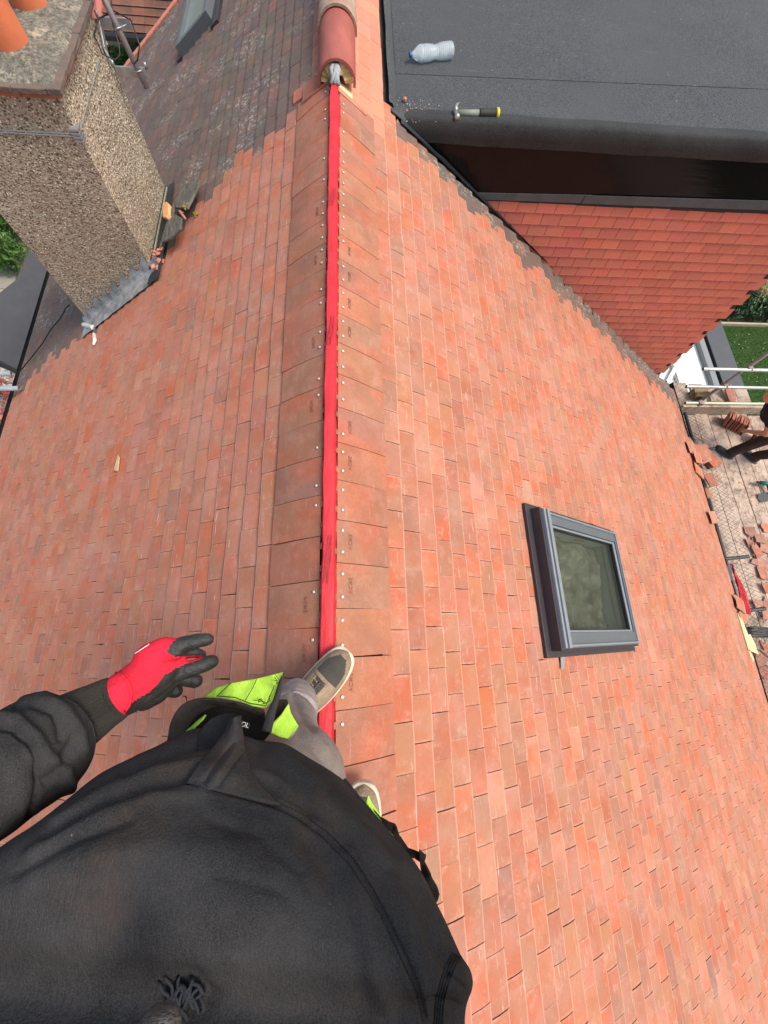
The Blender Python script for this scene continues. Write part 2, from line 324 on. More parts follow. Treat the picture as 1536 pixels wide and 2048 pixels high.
gl = g.N.new('ShaderNodeBsdfGlossy'); gl.inputs['Roughness'].default_value = 0.03; fr = g.N.new('ShaderNodeLayerWeight'); mx = g.N.new('ShaderNodeMixShader'); g.lk(g.math('ADD', g.math('MULTIPLY', g.math('POWER', fr.outputs['Facing'], 4.0), 0.6), 0.11), mx.inputs[0]); g.lk(tr.outputs[0], mx.inputs[1]); g.lk(gl.outputs[0], mx.inputs[2]); g.lk(mx.outputs[0], ou.inputs[0]); M['glass'] = g.m
g = NB('clear_plastic'); ou = g.N['Material Output']; tr = g.N.new('ShaderNodeBsdfTransparent'); tr.inputs[0].default_value = (0.80, 0.88, 0.92, 1)
gl = g.N.new('ShaderNodeBsdfGlossy'); gl.inputs['Roughness'].default_value = 0.08; tl = g.N.new('ShaderNodeBsdfDiffuse'); tl.inputs[0].default_value = (0.84, 0.92, 0.95, 1)
fr = g.N.new('ShaderNodeLayerWeight'); fr.inputs[0].default_value = 0.45; m1 = g.N.new('ShaderNodeMixShader'); m2 = g.N.new('ShaderNodeMixShader')
m1.inputs[0].default_value = 0.36; g.lk(tr.outputs[0], m1.inputs[1]); g.lk(tl.outputs[0], m1.inputs[2])
g.lk(g.math('MULTIPLY', g.math('POWER', fr.outputs['Facing'], 2.0), 0.6), m2.inputs[0]); g.lk(m1.outputs[0], m2.inputs[1]); g.lk(gl.outputs[0], m2.inputs[2]); g.lk(m2.outputs[0], ou.inputs[0]); M['plastic'] = g.m
# ================================================================== ROOF
Y0, YV, YB = -6.0, 7.47, 3.44           # lower end of the roof, verge, dormer cheek
SRE, SLE = 5.80, 4.15                   # eaves, measured down the slope
dR, nR = Vector((CS, 0, -SN)), Vector((SN, 0, CS)); dL, nL = Vector((-CS, 0, -SN)), Vector((-SN, 0, CS)); AY = Vector((0, 1, 0))
house = thing('house', 'house roof of terracotta plain tiles with pebbledashed chimney, black dormer and skylight', 'house', (0, 0, -6.9))
def pick(pal):
    r = random.random(); t = 0
    for wgt, c in pal:
        t += wgt
        if r <= t: return c
    return pal[-1][1]
NEW = [(.44, (.405, .168, .106)), (.26, (.43, .172, .102)), (.17, (.37, .158, .104)), (.06, (.44, .192, .125)), (.02, (.30, .145, .108)), (.05, (.46, .130, .064))]
NEWR = [(.40, (.400, .170, .100)), (.25, (.425, .175, .098)), (.19, (.345, .155, .098)), (.09, (.45, .205, .128)), (.02, (.31, .150, .104)), (.05, (.46, .138, .068))]
TOP = [(.5, (.36, .155, .098)), (.35, (.39, .158, .094)), (.15, (.325, .150, .102))]
TOPR = [(.5, (.395, .172, .102)), (.35, (.425, .172, .096)), (.15, (.355, .165, .106))]
OLD = [(.38, (.145, .108, .092)), (.30, (.158, .112, .095)), (.18, (.13, .104, .092)), (.11, (.18, .115, .092)), (.03, (.22, .12, .09))]
SALM = [(.6, (.60, .235, .155)), (.4, (.56, .21, .14))]
HUNG = [(.55, (.50, .138, .096)), (.25, (.53, .150, .104)), (.20, (.46, .126, .09))]
def tile(mb, O, A, D, Nn, y, s0, s1, wd, hh, ht, col, nseg=1, cam_=0.0, rot=0.0, under=0.03, cross=0.0016):
    """one plain tile, head at s0-under (tucked beneath the course above), tail at s1"""
    L = s1 - s0; lc = []; cols = [-.5, -.17, .17, .5]; rows = [0.0] + [(i+1)/nseg for i in range(nseg)]
    if nseg == 3: rows = [0.0, .45, .86, .965, 1.0]
    vs = []
    for r in rows:
        ss = (s0 - under) if r == 0 else s0 + L*r
        h = hh + (ht-hh)*r + cam_*math.sin(math.pi*min(1, r))*1.0 - (.0012 if nseg == 3 and r > .95 else 0) - (.0035 if nseg == 3 and r > .99 else 0)
        for cc in cols:
            a = cc*wd; da = rot*(ss - s0)
            vs.append(O + A*(y+a+da) + D*(ss + rot*a*-1) + Nn*(h - cross*(abs(cc)*2)**2)); lc.append((cc+.5, r, 0))
    n = len(vs); k = len(cols); bot = []
    per = list(range(k)) + [i*k+k-1 for i in range(1, len(rows))] + [(len(rows)-1)*k+i for i in range(k-2, -1, -1)] + [i*k for i in range(len(rows)-2, 0, -1)]
    fs = [(i*k+j, i*k+j+1, (i+1)*k+j+1, (i+1)*k+j) for i in range(len(rows)-1) for j in range(k-1)]
    for p in per: bot.append(vs[p] - Nn*0.0135)
    m = len(per)
    for q in range(m):
        if q < k-1: continue
        fs.append((per[q], n+q, n+(q+1) % m, per[(q+1) % m]))
    mb.l += lc + [lc[p] for p in per]
    mb.add(vs + bot, fs, (*[c*random.uniform(.93, 1.07) for c in col], random.random()))
def slope(O, D, Nn, s_start, s_end, ya, yb, pal, keep, wd=0.165, gauge=0.1, gap=0.0028):
    mb = {}
    k = 0; s = s_start
    while s < s_end - 0.01:
        off = (0.0825 if k % 2 else 0) + random.uniform(-.02, .02); y = ya + off; k += 1
        while y < yb:
            wj = wd - gap*random.uniform(.25, .9); yy = y + random.uniform(-.0012, .0012)
            key = keep(s + gauge/2, yy)
            if key:
                r = random.random(); lift = random.uniform(0, .002) if r > .06 else random.uniform(.002, .005)
                tile(mb.setdefault(key, MB()), O, AY, D, Nn, yy, s, s + gauge + random.uniform(-.003, .003), wj, -.011, .004+lift, pick(pal[key]), 3, .0058 if D.x > 0 else .0036, random.gauss(0, .0022))
            y += wd + 0.001
        s += gauge
    return mb
def interp(tab, s):
    for (a, x), (b, y) in zip(tab, tab[1:]):
        if a <= s <= b: return x + (y-x)*(s-a)/(b-a)
    return tab[0][1] if s < tab[0][0] else tab[-1][1]
BL = [(.28, 3.17), (.55, 3.19), (.97, 3.22), (1.2, 3.02), (1.6, 2.88), (2.5, 2.62), (3.4, 2.74), (4.2, 2.58)]
SKY = (1.40, 2.44, -.06, .78)
def keepR(s, y):
    if 1.405 < s < 2.41 and -.035 < y < .72: return None
    if y > YB and s > .42: return None
    if y > 3.12 and s < .42: return 'salmon'
    if y > YB - .02 - (.10 + .16*min(1, s/2.0)) + .05*math.sin(s*9) and s > .45: return 'old'
    return 'new'
def keepL(s, y):
    if -2.2 < -s*CS < -1.46 and 2.8 < y < 3.6: return None
    return 'old' if y > interp(BL, s) + .03*math.sin(s*17) else 'new'
O0 = Vector((0, 0, 0))
mbs = slope(O0, dR, nR, 0.28, SRE, Y0, YV, {'new': NEWR, 'old': OLD, 'salmon': SALM}, lambda s, y: keepR(s, y))
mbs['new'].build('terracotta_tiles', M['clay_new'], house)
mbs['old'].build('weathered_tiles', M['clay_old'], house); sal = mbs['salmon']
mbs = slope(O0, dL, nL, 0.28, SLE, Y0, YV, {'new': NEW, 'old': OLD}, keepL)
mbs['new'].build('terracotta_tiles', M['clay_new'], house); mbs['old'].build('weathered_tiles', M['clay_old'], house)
# upper salmon rows beside the clay ridge tiles
y = 3.14
while y < YV:
    for s in (.08, .18):
        tile(sal, O0, AY, dR, nR, y + (.08 if s > .1 else 0), s, s+.1, .1625, -.012, .004, pick(SALM))
    y += .166
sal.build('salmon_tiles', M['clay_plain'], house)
oldtop = MB(); y = 3.3
while y < YV:
    for s in (.08, .18): tile(oldtop, O0, AY, dL, nL, y + (.08 if s > .1 else 0), s, s+.1, .1625, -.012, .004, pick(OLD) if s > .1 else (.36, .15, .11))
    y += .166
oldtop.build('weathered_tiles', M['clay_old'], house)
# top course: large tiles with nail holes, nibs, stamp
def nibs(mb, D, Nn, y, col):
    for dy in (-.042, .042):
        b = Vector((0, y+dy, 0)) + D*.036
        a = AY*.011
        mb.add([b-a+Nn*.0055, b+a+Nn*.0055, b+a+D*-.014+Nn*.012, b-a+D*-.014+Nn*.012, b+a*.8+D*-.016+Nn*-.012, b-a*.8+D*-.016+Nn*-.012], [(0,1,2,3), (3,2,4,5), (0,3,5), (1,4,2)], (*[c*.8 for c in col], .3))
nail_me = None; nails = 0
def nail(p, Nn, parent):
    global nail_me, nails
    if nail_me is None:
        mb = MB(); mb.tube([(0,0,0), (0,0,.0016), (0,0,.0026)], [.0062, .0062, .0035], 12); o = mb.build('nail', M['nail'], parent, True, local=True); nail_me = o
    else: o = nail_me.copy(); COL.objects.link(o)
    o.parent = parent; o.matrix_parent_inverse = parent.matrix_world.inverted()
    o.location = p; o.rotation_euler = Nn.to_track_quat('Z', 'Y').to_euler(); nails += 1
tcurve = bpy.data.curves.new('stamp', 'FONT'); tcurve.body = 'ACME'; tcurve.size = .021; tcurve.extrude = .0004; tcurve.align_x = 'CENTER'; tcurve.align_y = 'CENTER'; tcurve.space_character = 1.15; tcurve.offset = 0.0002
to = bpy.data.objects.new('stamp', tcurve); COL.objects.link(to); bpy.context.view_layer.update()
stamp_me = bpy.data.meshes.new_from_object(to.evaluated_get(bpy.context.evaluated_depsgraph_get())); bpy.data.objects.remove(to)
M['stamp'] = mat('pressed_mark', (0.26, 0.11, 0.072), 0.9); stamp_me.materials.clear(); stamp_me.materials.append(M['stamp'])
for side, D, Nn, y0, nj in (('R', dR, nR, -.3736-5*.167, 28), ('L', dL, nL, .232-9*.1672, 30)):
    mb = MB()
    for i in range(nj):
        yy = y0 + .1668*i + .0834
        if yy > 3.06 + (.17 if side == 'L' else 0): break
        col = pick(TOP if side == 'L' else TOPR); s_in = .035 + random.uniform(-.002, .002); tl = .283 + random.uniform(-.004, .004)
        rot = random.gauss(0, .006); lift = .006 + random.uniform(0, .003)
        tile(mb, O0, AY, D, Nn, yy, s_in, tl, .1645 - random.uniform(0, .001), .004, lift, col, 4, .0045, rot, 0.0)
        nibs(mb, D, Nn, yy, col)
        if -1.2 < yy < 3.3:
            for dy in (-.042, .042):
                if random.random() < (.9 if side == 'R' else .6):
                    nail(Vector((0, yy+dy, 0)) + D*.058 + Nn*.0085, Nn, house)
            if yy < 2.2 and random.random() < .5:
                o = bpy.data.objects.new('embossed_lettering', stamp_me); COL.objects.link(o)
                o.parent = house; o.matrix_parent_inverse = house.matrix_world.inverted()
                up = -D; right = up.cross(Nn)
                o.matrix_world = Matrix.Translation(Vector((0, yy, 0)) + D*.094 + Nn*.0098) @ Matrix((right, up, Nn)).transposed().to_4x4()
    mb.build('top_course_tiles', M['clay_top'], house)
# broken slip tiles by the last ridge tile
mb = MB(); tile(mb, O0, AY, dR, nR, 3.10, .05, .22, .04, .012, .016, (.55, .25, .17), 2)
tile(mb, O0, AY, dL, nL, 3.24, .035, .235, .155, .012, .022, (.32, .13, .095), 3, .004, .05); tile(mb, O0, AY, dL, nL, 3.33, .20, .32, .12, .0, .012, (.40, .17, .12), 2)
mb.build('packing_tile', M['clay_top'], house)
# decking under the tiles, with the hole for the skylight
mb = MB()
def quad(D, Nn, s0, s1, a, b, h=-.03):
    mb.prism([D*s0+AY*a+Nn*h, D*s1+AY*a+Nn*h, D*s1+AY*b+Nn*h, D*s0+AY*b+Nn*h], -Nn*.02)
quad(dR, nR, 0, SKY[0]-.02, Y0-.2, YB); quad(dR, nR, SKY[1]+.02, SRE-.05, Y0-.2, YB)
quad(dR, nR, SKY[0]-.02, SKY[1]+.02, Y0-.2, SKY[2]-.02); quad(dR, nR, SKY[0]-.02, SKY[1]+.02, SKY[3]+.02, YB); quad(dR, nR, 0, .6, YB, YV-.03)
quad(dL, nL, 0, SLE-.05, Y0-.2, YV-.03); mb.build('roof_deck', M['deck'], house)
# ridge batten wrapped in red membrane
mb = MB(); n = 90; vs = []
for i in range(n):
    yy = -1.4 + (3.08+1.4)*i/(n-1); wv = .0218 + .0012*math.sin(yy*13) + .0014*math.sin(yy*31+1); hz = .013 + .002*math.sin(yy*9)
    if yy > 2.2: wv += .006*(yy-2.2)
    ox = .0015*math.sin(yy*5)
    ww = [(-1.35, -.022), (-1.0, hz-.003), (-.93, hz), (-.3, hz+.0012+.0012*math.sin(yy*22)), (.3, hz+.0012+.001*math.sin(yy*15)), (.93, hz), (1.0, hz-.003), (1.35, -.022)]
    if 1: fo = sum(.0035*math.exp(-((yy-yc+a_*0)/.012)**2) for yc, a_ in ((.32, 0), (1.28, 0), (1.42, 0), (2.1, 0), (2.25, 0), (2.7, 0), (2.86, 0))); hz += fo
    pinch = 1 - max(0, (yy-2.98)/.1)*.55
    for a, z in ww: vs.append((ox + a*wv*pinch, yy, z + (.02*max(0, (yy-2.95)/.13))))
mb.add(vs, [(i*8+j, i*8+j+1, (i+1)*8+j+1, (i+1)*8+j) for i in range(n-1) for j in range(7)])
o = mb.build('ridge_batten_wrap', M['red_mem'], house, True); o.modifiers.new('e', 'EDGE_SPLIT').split_angle = rad(25)
random.seed(17); mpr = mat('dark_red_print', (.38, .011, .019), .6, .25, 60)
for yc, ln in ((.30, .18), (1.33, .16), (2.17, .13)):
    mb = MB()
    for zi, (a, b, wq, cv) in enumerate(((-.7, .1, .5, .2), (.05, .75, .34, -.25), (-.2, .6, .16, .3))):
        n_ = 10; L0 = []; L1 = []; zz3 = .0186+.0006*zi
        for q in range(n_+1):
            t = q/n_; y_ = yc + ln*(t-.5); xc = (a + (b-a)*t + cv*math.sin(math.pi*t))*.021; wq2 = wq*.021*math.sin(math.pi*(.12+.8*t))
            L0.append((max(-.0215, xc-wq2*.5), y_, zz3)); L1.append((min(.0215, xc+wq2*.5), y_, zz3))
        mb.add(L0+L1, [(q, q+1, n_+2+q, n_+1+q) for q in range(n_)])
    mb.build('printed_mark', mpr, house)
mb = MB(); mb.box((-.012, -6, -.05), (.012, 3.3, .004)); mb.build('ridge_batten', M['wood'], house)
mb = MB()
for i in range(7): mb.tube([(random.uniform(-.02, .03), 3.06+random.uniform(-.01, .01), .035), (random.uniform(-.02, .03), 3.14, .055), (random.uniform(-.01, .02), 3.24, .06)], [.010, .014, .012], 8)
mb.build('folded_lead_end', M['lead'], house, True)
# half-round ridge tiles
def ridge(ya, yb, r0, r1, z0, z1, mt, jagged=False):
    mb = MB(); n, k, th = 22, 10, .014; vs = []
    for lay in (0, 1):
        for i in range(k+1):
            t = i/k; y = ya+(yb-ya)*t; r = r0+(r1-r0)*t - lay*th
            for j in range(n+1):
                a = math.pi*(-.06 + 1.12*j/n); vs.append((.014+r*math.cos(a)*1.0, y, z0+(z1-z0)*t + r*math.sin(a)*.95))
    q = (k+1)*(n+1); I = lambda l, i, j: l*q+i*(n+1)+j
    fs = [(I(0,i,j), I(0,i,j+1), I(0,i+1,j+1), I(0,i+1,j)) for i in range(k) for j in range(n)] + [(I(1,i,j), I(1,i+1,j), I(1,i+1,j+1), I(1,i,j+1)) for i in range(k) for j in range(n)]
    fs += [(I(0,0,j), I(1,0,j), I(1,0,j+1), I(0,0,j+1)) for j in range(n)] + [(I(0,k,j), I(0,k,j+1), I(1,k,j+1), I(1,k,j)) for j in range(n)]
    fs += [(I(0,i,0), I(0,i+1,0), I(1,i+1,0), I(1,i,0)) for i in range(k)] + [(I(0,i,n), I(1,i,n), I(1,i+1,n), I(0,i+1,n)) for i in range(k)]
    mb.add(vs, fs); return mb.build('ridge_tile', mt, house, True)
def smooth_edge(o):
    m = o.modifiers.new('e', 'EDGE_SPLIT'); m.split_angle = rad(50)
smooth_edge(ridge(3.17, 3.90, .112, .112, -.012, -.012, M['red_clay']))
yy = 3.68
while yy < YV: smooth_edge(ridge(yy, yy+.47, .125, .120, -.004, -.004, M['old_ridge'])); yy += .455
mb = MB()       # mortar bedding in the end of the first ridge tile
n = 16; vs = [(.014+.096*math.cos(math.pi*j/n), 3.19+random.uniform(-.006, .006), -.02+.092*math.sin(math.pi*j/n)) for j in range(n+1)] + [(.02+.042*math.cos(math.pi*j/n), 3.18+random.uniform(-.014, .01), -.02+.045*math.sin(math.pi*j/n)) for j in range(n+1)]
mb.add(vs, [(j, j+1, n+2+j, n+1+j) for j in range(n)]); mb.add([Vector(v)+Vector((0, .06, 0)) for v in vs[:n+1]], [tuple(range(n+1))]); mb.build('mortar_bedding', M['mortar'], house)
mb = MB(); mb.box((.03, 3.10, -.025), (.125, 3.20, -.003), Matrix.Rotation(PITCH*.9, 4, 'Y'), jit=.002); mb.build('mortar_pad', mat('pale_mortar', (.72, .58, .34), .9, .15, 30), house)
# verge strip, gutters, walls
mb = MB()
for i in range(26):
    s = .1 + i*.165
    mb.prism([dL*s+AY*(YV-.04)+nL*.02, dL*(s+.16)+AY*(YV-.04)+nL*.024, dL*(s+.16)+AY*(YV+.10)+nL*.024, dL*s+AY*(YV+.10)+nL*.02], -nL*.06)
mb.build('verge_tiles', M['salmon'], house, bevel=.006)
def gutter(x, z, ya, yb, sg):
    mb = MB(); n = 10; vs = []
    for y in (ya, yb):
        for r in (.057, .053):
            for j in range(n+1): a = math.pi + math.pi*j/n; vs.append((x+r*math.cos(a), y, z+r*math.sin(a)))
    I = lambda e, l, j: (e*2+l)*(n+1)+j
    fs = [(I(0,l,j), I(0,l,j+1), I(1,l,j+1), I(1,l,j)) for l in (0, 1) for j in range(n)] + [(I(0,0,e), I(1,0,e), I(1,1,e), I(0,1,e)) for e in (0, n)]
    fs += [(I(e,0,j), I(e,0,j+1), I(e,1,j+1), I(e,1,j)) for e in (0, 1) for j in range(n)]
    mb.add(vs, fs); mb.box((x-.075*sg-.012, ya, z-.12), (x-.075*sg+.012, yb, z+.03)); return mb.build('gutter', M['black'], house)
gutter(SRE*CS+.045, -SRE*SN-.055, Y0, 3.6, 1); gutter(-SLE*CS-.045, -SLE*SN-.05, Y0, YV, -1)
mb = MB(); mb.box((-SLE*CS+.35, Y0+.3, -6.9), (SRE*CS-.45, YV-.1, -3.35)); mb.build('wall', M['brick'], house)
mb = MB(); mb.prism([(0, YV-.14, -.1), (-SLE*CS+.3, YV-.14, -SLE*SN+.1), (-SLE*CS+.35, YV-.14, -3.4), (SRE*CS-.5, YV-.14, -3.4), (SRE*CS-.4, YV-.14, -SRE*SN+.2)], (0, -.06, 0)); mb.build('gable_wall', M['brick'], house)
# loose slipped tiles at the damaged eave
for (s, y, r, h) in ((5.62, 2.42, .25, .03), (5.72, 2.15, -.3, .02), (5.66, 1.42, .18, .035), (5.70, .36, -.35, .035), (5.76, .16, .3, .02), (5.74, 2.30, .1, .045)):
    mb = MB(); tile(mb, O0, AY, dR, nR, y, s, s+.2, .16, h, h+.02, pick(NEWR), 2, .002, r); mb.build('slipped_tile', M['clay_new'], house)
# ------------------------------------------------------------------ chimney
cx0, cx1, cy0, cy1, czt = -2.225, -1.44, 2.78, 3.62, .045
mb = MB(); nx = 12; mb.box((cx0, cy0, -2.1), (cx1, cy1, czt)); chim = mb.build('chimney', M['pebble'], house)
mb = MB(); mb.box((cx0-.012, cy0-.012, -1.02), (cx1+.016, cy0+.2, -.955)); 
mb = MB(); mb.prism([(cx1+.002, cy0-.014, -.98), (cx1+.018, cy0-.014, -.98), (cx1+.018, cy1+.01, -.98), (cx1+.002, cy1+.01, -.98)], (0, 0, .035)); mb.build('render_bead', mat('stained_bead', (.30, .29, .20), .9, .2, 20, .5), chim)
random.seed(3)
for lay, (zz, ex, h) in enumerate(((czt, .035, .024), (czt+.026, .055, .026))):
    mb = MB()
    def brk(ax, a, b, c0, c1):
        p = a
        while p < b:
            q = min(b, p+.165)
            if ax == 'x': mb.box((p+.002, c0, zz), (q-.002, c1, zz+h), jit=.0035)
            else: mb.box((c0, p+.002, zz), (c1, q-.002, zz+h), jit=.0035)
            p = q
    brk('x', cx0-ex, cx1+ex-.05, cy0-ex, cy0+.1); brk('y', cy0-ex, cy1+ex, cx1+ex-.15, cx1+ex); brk('x', cx0-ex, cx1+ex-.1, cy1-.1, cy1+ex); brk('y', cy0-ex+.1, cy1+ex, cx0-ex, cx0-ex+.1)
    mb.build('creasing_tiles', M['cap_tile'] if lay else mat('red_creasing', (.36, .13, .08), .9, .35, 8, .5, 60), chim, bevel=.003)
mb = MB(); n = 28; vs = []; fs = []
for i in range(n+1):
    for j in range(n+1):
        a, b = i/n, j/n; e = min(a, 1-a, b, 1-b); x = cx0-.052+(cx1-cx0+.096)*a; y = cy0-.048+(cy1-cy0+.096)*b
        nz = mnoise.noise(Vector((x*14, y*14, 0)))*.006 + mnoise.noise(Vector((x*40, y*40, 3)))*.003
        off = mnoise.noise(Vector((x*5, y*5, 9)))*.018 if e < .02 else 0
        vs.append((x+(off if a > .5 else -off), y+off, czt+.050+.045*min(1, e*5)+nz if e > 0 else czt+.03))
fs = [(i*(n+1)+j, (i+1)*(n+1)+j, (i+1)*(n+1)+j+1, i*(n+1)+j+1) for i in range(n) for j in range(n)]
mb.add(vs, fs); mb.build('mortar_flaunching', M['cap'], chim, True)
mat_pot = mat('orange_pot', (.50, .135, .06), .7, 0, 7, .15, 90, col2=(.62, .175, .075))
for (px, py, r, ln) in ((-1.665, 3.01, .098, .55), (-1.645, 3.37, .088, .5)):
    mb = MB(); prof = [(r*1.0, 0), (r, .04), (r*.98, .3), (r*.96, ln), (r*1.12, ln+.01), (r*1.12, ln+.06), (r*.95, ln+.07), (r*.8, ln+.07), (r*.78, .1)]
    n = 32; vs = [(px+q*math.cos(2*math.pi*j/n), py+q*math.sin(2*math.pi*j/n), czt+.07+z) for q, z in prof for j in range(n)]
    mb.add(vs, [(i*n+j, i*n+(j+1) % n, (i+1)*n+(j+1) % n, (i+1)*n+j) for i in range(len(prof)-1) for j in range(n)]); mb.build('chimney_pot', mat_pot, chim, True)
# lead flashings (a broad apron with wedge tucks, dark side gutter)
mb = MB(); A1, A2 = SLp(196, 664), SLp(318, 558)
yfa = cy0 - .175
n = 7; xs = [cx0-.03 + (cx1+.09-cx0+.03)*i/(n*4) for i in range(n*4+1)]
vs = []
for x in xs:
    zb = x*TN
    vs += [(x, yfa+.003*math.sin(x*40), zb+.018+.001*math.sin(x*60)), (x, cy0-.02, zb+.028+.0015*math.sin(x*50)), (x, cy0-.008, zb+.07)]
mb.add(vs, [(3*i+k, 3*i+3+k, 3*i+4+k, 3*i+1+k) for i in range(len(xs)-1) for k in (0, 1)])
mb.build('lead_apron', M['lead'], chim)
mb = MB(); stp = (cx1-cx0)/7.0
for i in range(7):
    x0 = cx0 + stp*i; x1 = x0 + stp; zb = x0*TN
    mb.prism([(x0, cy0-.012, x0*TN+.055), (x1, cy0-.012, x1*TN+.055), (x1-.012, cy0-.006, x1*TN+.135), (x0+.05, cy0-.012, x0*TN+.085)], (0, -.003, 0))
mb.build('stepped_flashing', M['lead'], chim)
mb = MB()
mb.prism([Vector((cx1+.001, cy0-.17, 0))+Vector((0,0,(cx1)*TN+.02)), Vector((cx1+.125, cy0-.19, (cx1+.125)*TN+.022)), Vector((cx1+.13, cy0+.35, (cx1+.13)*TN+.022)), Vector((cx1+.09, cy1+.02, (cx1+.09)*TN+.02)), Vector((cx1+.001, cy1+.02, cx1*TN+.02))], (0, 0, .004))
mb.prism([(cx1+.002, cy0-.03, cx1*TN), (cx1+.002, cy1+.02, cx1*TN), (cx1+.002, cy1+.02, cx1*TN+.05), (cx1+.002, cy0-.03, cx1*TN+.05)], (.01, 0, 0))
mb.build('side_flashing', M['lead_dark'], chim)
mb = MB(); mb.tube([SLp(188, 668, .02), SLp(190, 680, .02), SLp(187, 690, .02)], [.012, .015, .008], 8); mb.tube([SLp(186, 655, .02), SLp(168, 650, .02)], [.02, .02], 8); mb.build('sealant_run', mat('pale_sealant', (.6, .6, .58), .6, .2, 60), chim)
# lashing wire + bracket + mast
wire = mat('steel_wire', (.35, .36, .36), .5, metal=.5)
aer = thing('aerial_mast', 'grey aerial pole clamped in a galvanised bracket lashed to the pebbledashed chimney', 'aerial mast', (cx1+.02, 3.3, 0))
mb = MB(); zb = -.13
mb.tube([(cx0-.01, cy0-.012, zb), (cx1+.012, cy0-.012, zb)], .0035, 6); mb.tube([(cx1+.012, cy0-.012, zb+.012), (cx1+.012, 3.42, -.1)], .0035, 6); mb.tube([(cx0-.01, cy0-.012, zb+.01), (cx1+.012, cy0-.012, zb+.012)], .003, 6); mb.build('lashing_wire', wire, aer)
mb = MB()
for k in range(4): mb.box((cx1-.028, cy0-.018, zb-.03+k*.018), (cx1+.02, cy0+.03, zb-.016+k*.018))
mb.build('corner_guard', M['steel'], aer, bevel=.002)
bx = cx1+.015
P1, P2, P3, P4, P5 = Xp(200, 45, bx), Xp(212, 105, bx), Xp(232, 142, bx+.02), Zp(296, 146, Xp(232, 142, bx+.02).z), Zp(262, 48, Xp(200, 45, bx).z)
mb = MB()
def strap(a, b, wz, th=.006):
    a, b = Vector(a), Vector(b); t = (b-a).normalized(); up = Vector((0, 0, 1)); sd = t.cross(up).normalized()*th; u = up*wz*.5
    mb.add([a-u-sd, b-u-sd, b+u-sd, a+u-sd, a-u+sd, b-u+sd, b+u+sd, a+u+sd], [(0,1,2,3), (7,6,5,4), (0,4,5,1), (1,5,6,2), (2,6,7,3), (3,7,4,0)])
strap(P1, P2, .05); strap(P2, P3, .05); strap(P3, P4, .05); strap(P1, P5, .05)
mb.build('bracket', M['steel'], aer, bevel=.0015)
mb = MB()
ma = Zp(290, 178, -.35); mtv = Zp(216, -10, .02)
c1 = Zp(236, 56, P1.z+.01); c2 = Zp(277, 142, P4.z+.01)
dirm = (c1-c2); 
mst0 = c2 + (c2-c1)*.45; mst1 = c1 + (c1-c2)*3.0
mb.tube([mst0, mst1], .017, 14); mb.build('mast', mat('mast_tube', (.27, .24, .25), .5, .15, 20, metal=.3), aer, True)
for cc in (c1, c2):
    mb = MB(); t = (c1-c2).normalized(); a = t.orthogonal().normalized(); b = t.cross(a)
    mb.tube([cc + (a*math.cos(k*math.pi/8)+b*math.sin(k*math.pi/8))*.024 for k in range(17)], .004, 6)
    mb.tube([cc+a*.02, cc+a*.06], .004, 6); mb.build('u_bolt', M['steel'], aer, True)
for q in (P1, P4, P3): mb = MB(); mb.tube([q+Vector((0, 0, .02)), q+Vector((0, .0, .05))], .009, 8); mb.build('bolt', M['steel'], aer, True)
mb = MB(); cb = [Zp(u, v, P1.z+z) for u, v, z in ((222, -5, .05), (226, 50, .03), (238, 90, -.02), (240, 110, -.05), (230, 120, -.05), (205, 108, -.02), (188, 70, 0), (196, 38, .03), (228, 22, .06), (262, 40, .05), (279, 90, .0), (275, 120, -.06), (268, 128, -.1))]
mb.tube(cb, .004, 6); mb.build('coax_cable', M['black'], aer, True)
# ------------------------------------------------------------------ dormer
ZF = -.30; DX1 = 4.37
mb = MB()
mb.prism([(.30, YB+.06, ZF), (DX1+.12, YB+.06, ZF-.02), (DX1+.12, 12.0, ZF-.02), (.30, 12.0, ZF)], (0, 0, -.05))
dorm = mb.build('dormer', M['felt'], house)
l0, l1 = Zp(800, 148, ZF), Zp(1536, 168, ZF)
mb = MB(); mb.prism([(.42, l0.y, ZF+.001), (DX1+.1, l1.y+.02, ZF-.018), (DX1+.1, l1.y+1.4, ZF-.018), (.42, l0.y+1.4, ZF+.001)], (0, 0, .0012)); mb.build('felt_lap', M['felt'], dorm)
# felt edge kerb: rounded roll with mitred left end
mb = MB(); prof = [(.11, .002), (.06, .014), (.012, .020), (-.008, .014), (-.016, .000), (-.019, -.03), (-.02, -.125), (-.008, -.13)]
vs = []; nx = 40
for i in range(nx+1):
    t = i/nx; x = .40 + (DX1+.16-.40)*t
    for (dy, dz) in prof:
        cut = max(0, (.62 - x))*.0
        dzz = dz; 
        if dz < 0: x2 = max(x, .42 + (-dz)*1.45)
        else: x2 = x
        vs.append((x2, YB+dy+.0025*math.sin(x*11)+.002*math.sin(x*29), ZF+dzz+.002*math.sin(x*7+dz*30)))
k = len(prof); mb.add(vs, [(i*k+j, (i+1)*k+j, (i+1)*k+j+1, i*k+j+1) for i in range(nx) for j in range(k-1)])
mb.build('felt_kerb', M['shaded_felt_edge'], dorm, True)
mb = MB(); mb.box((.45, YB+.0, ZF-.55), (DX1+.05, 11.9, ZF-.045)); mb.build('dormer_core', M['deck'], dorm)
mb = MB(); mb.prism([(.56, YB-.004, -.40), (DX1+.1, YB-.004, -.40), (DX1+.1, YB-.004, -.70), (1.05, YB-.004, -.77)], (0, .03, 0)); mb.build('fascia', M['fascia'], dorm)
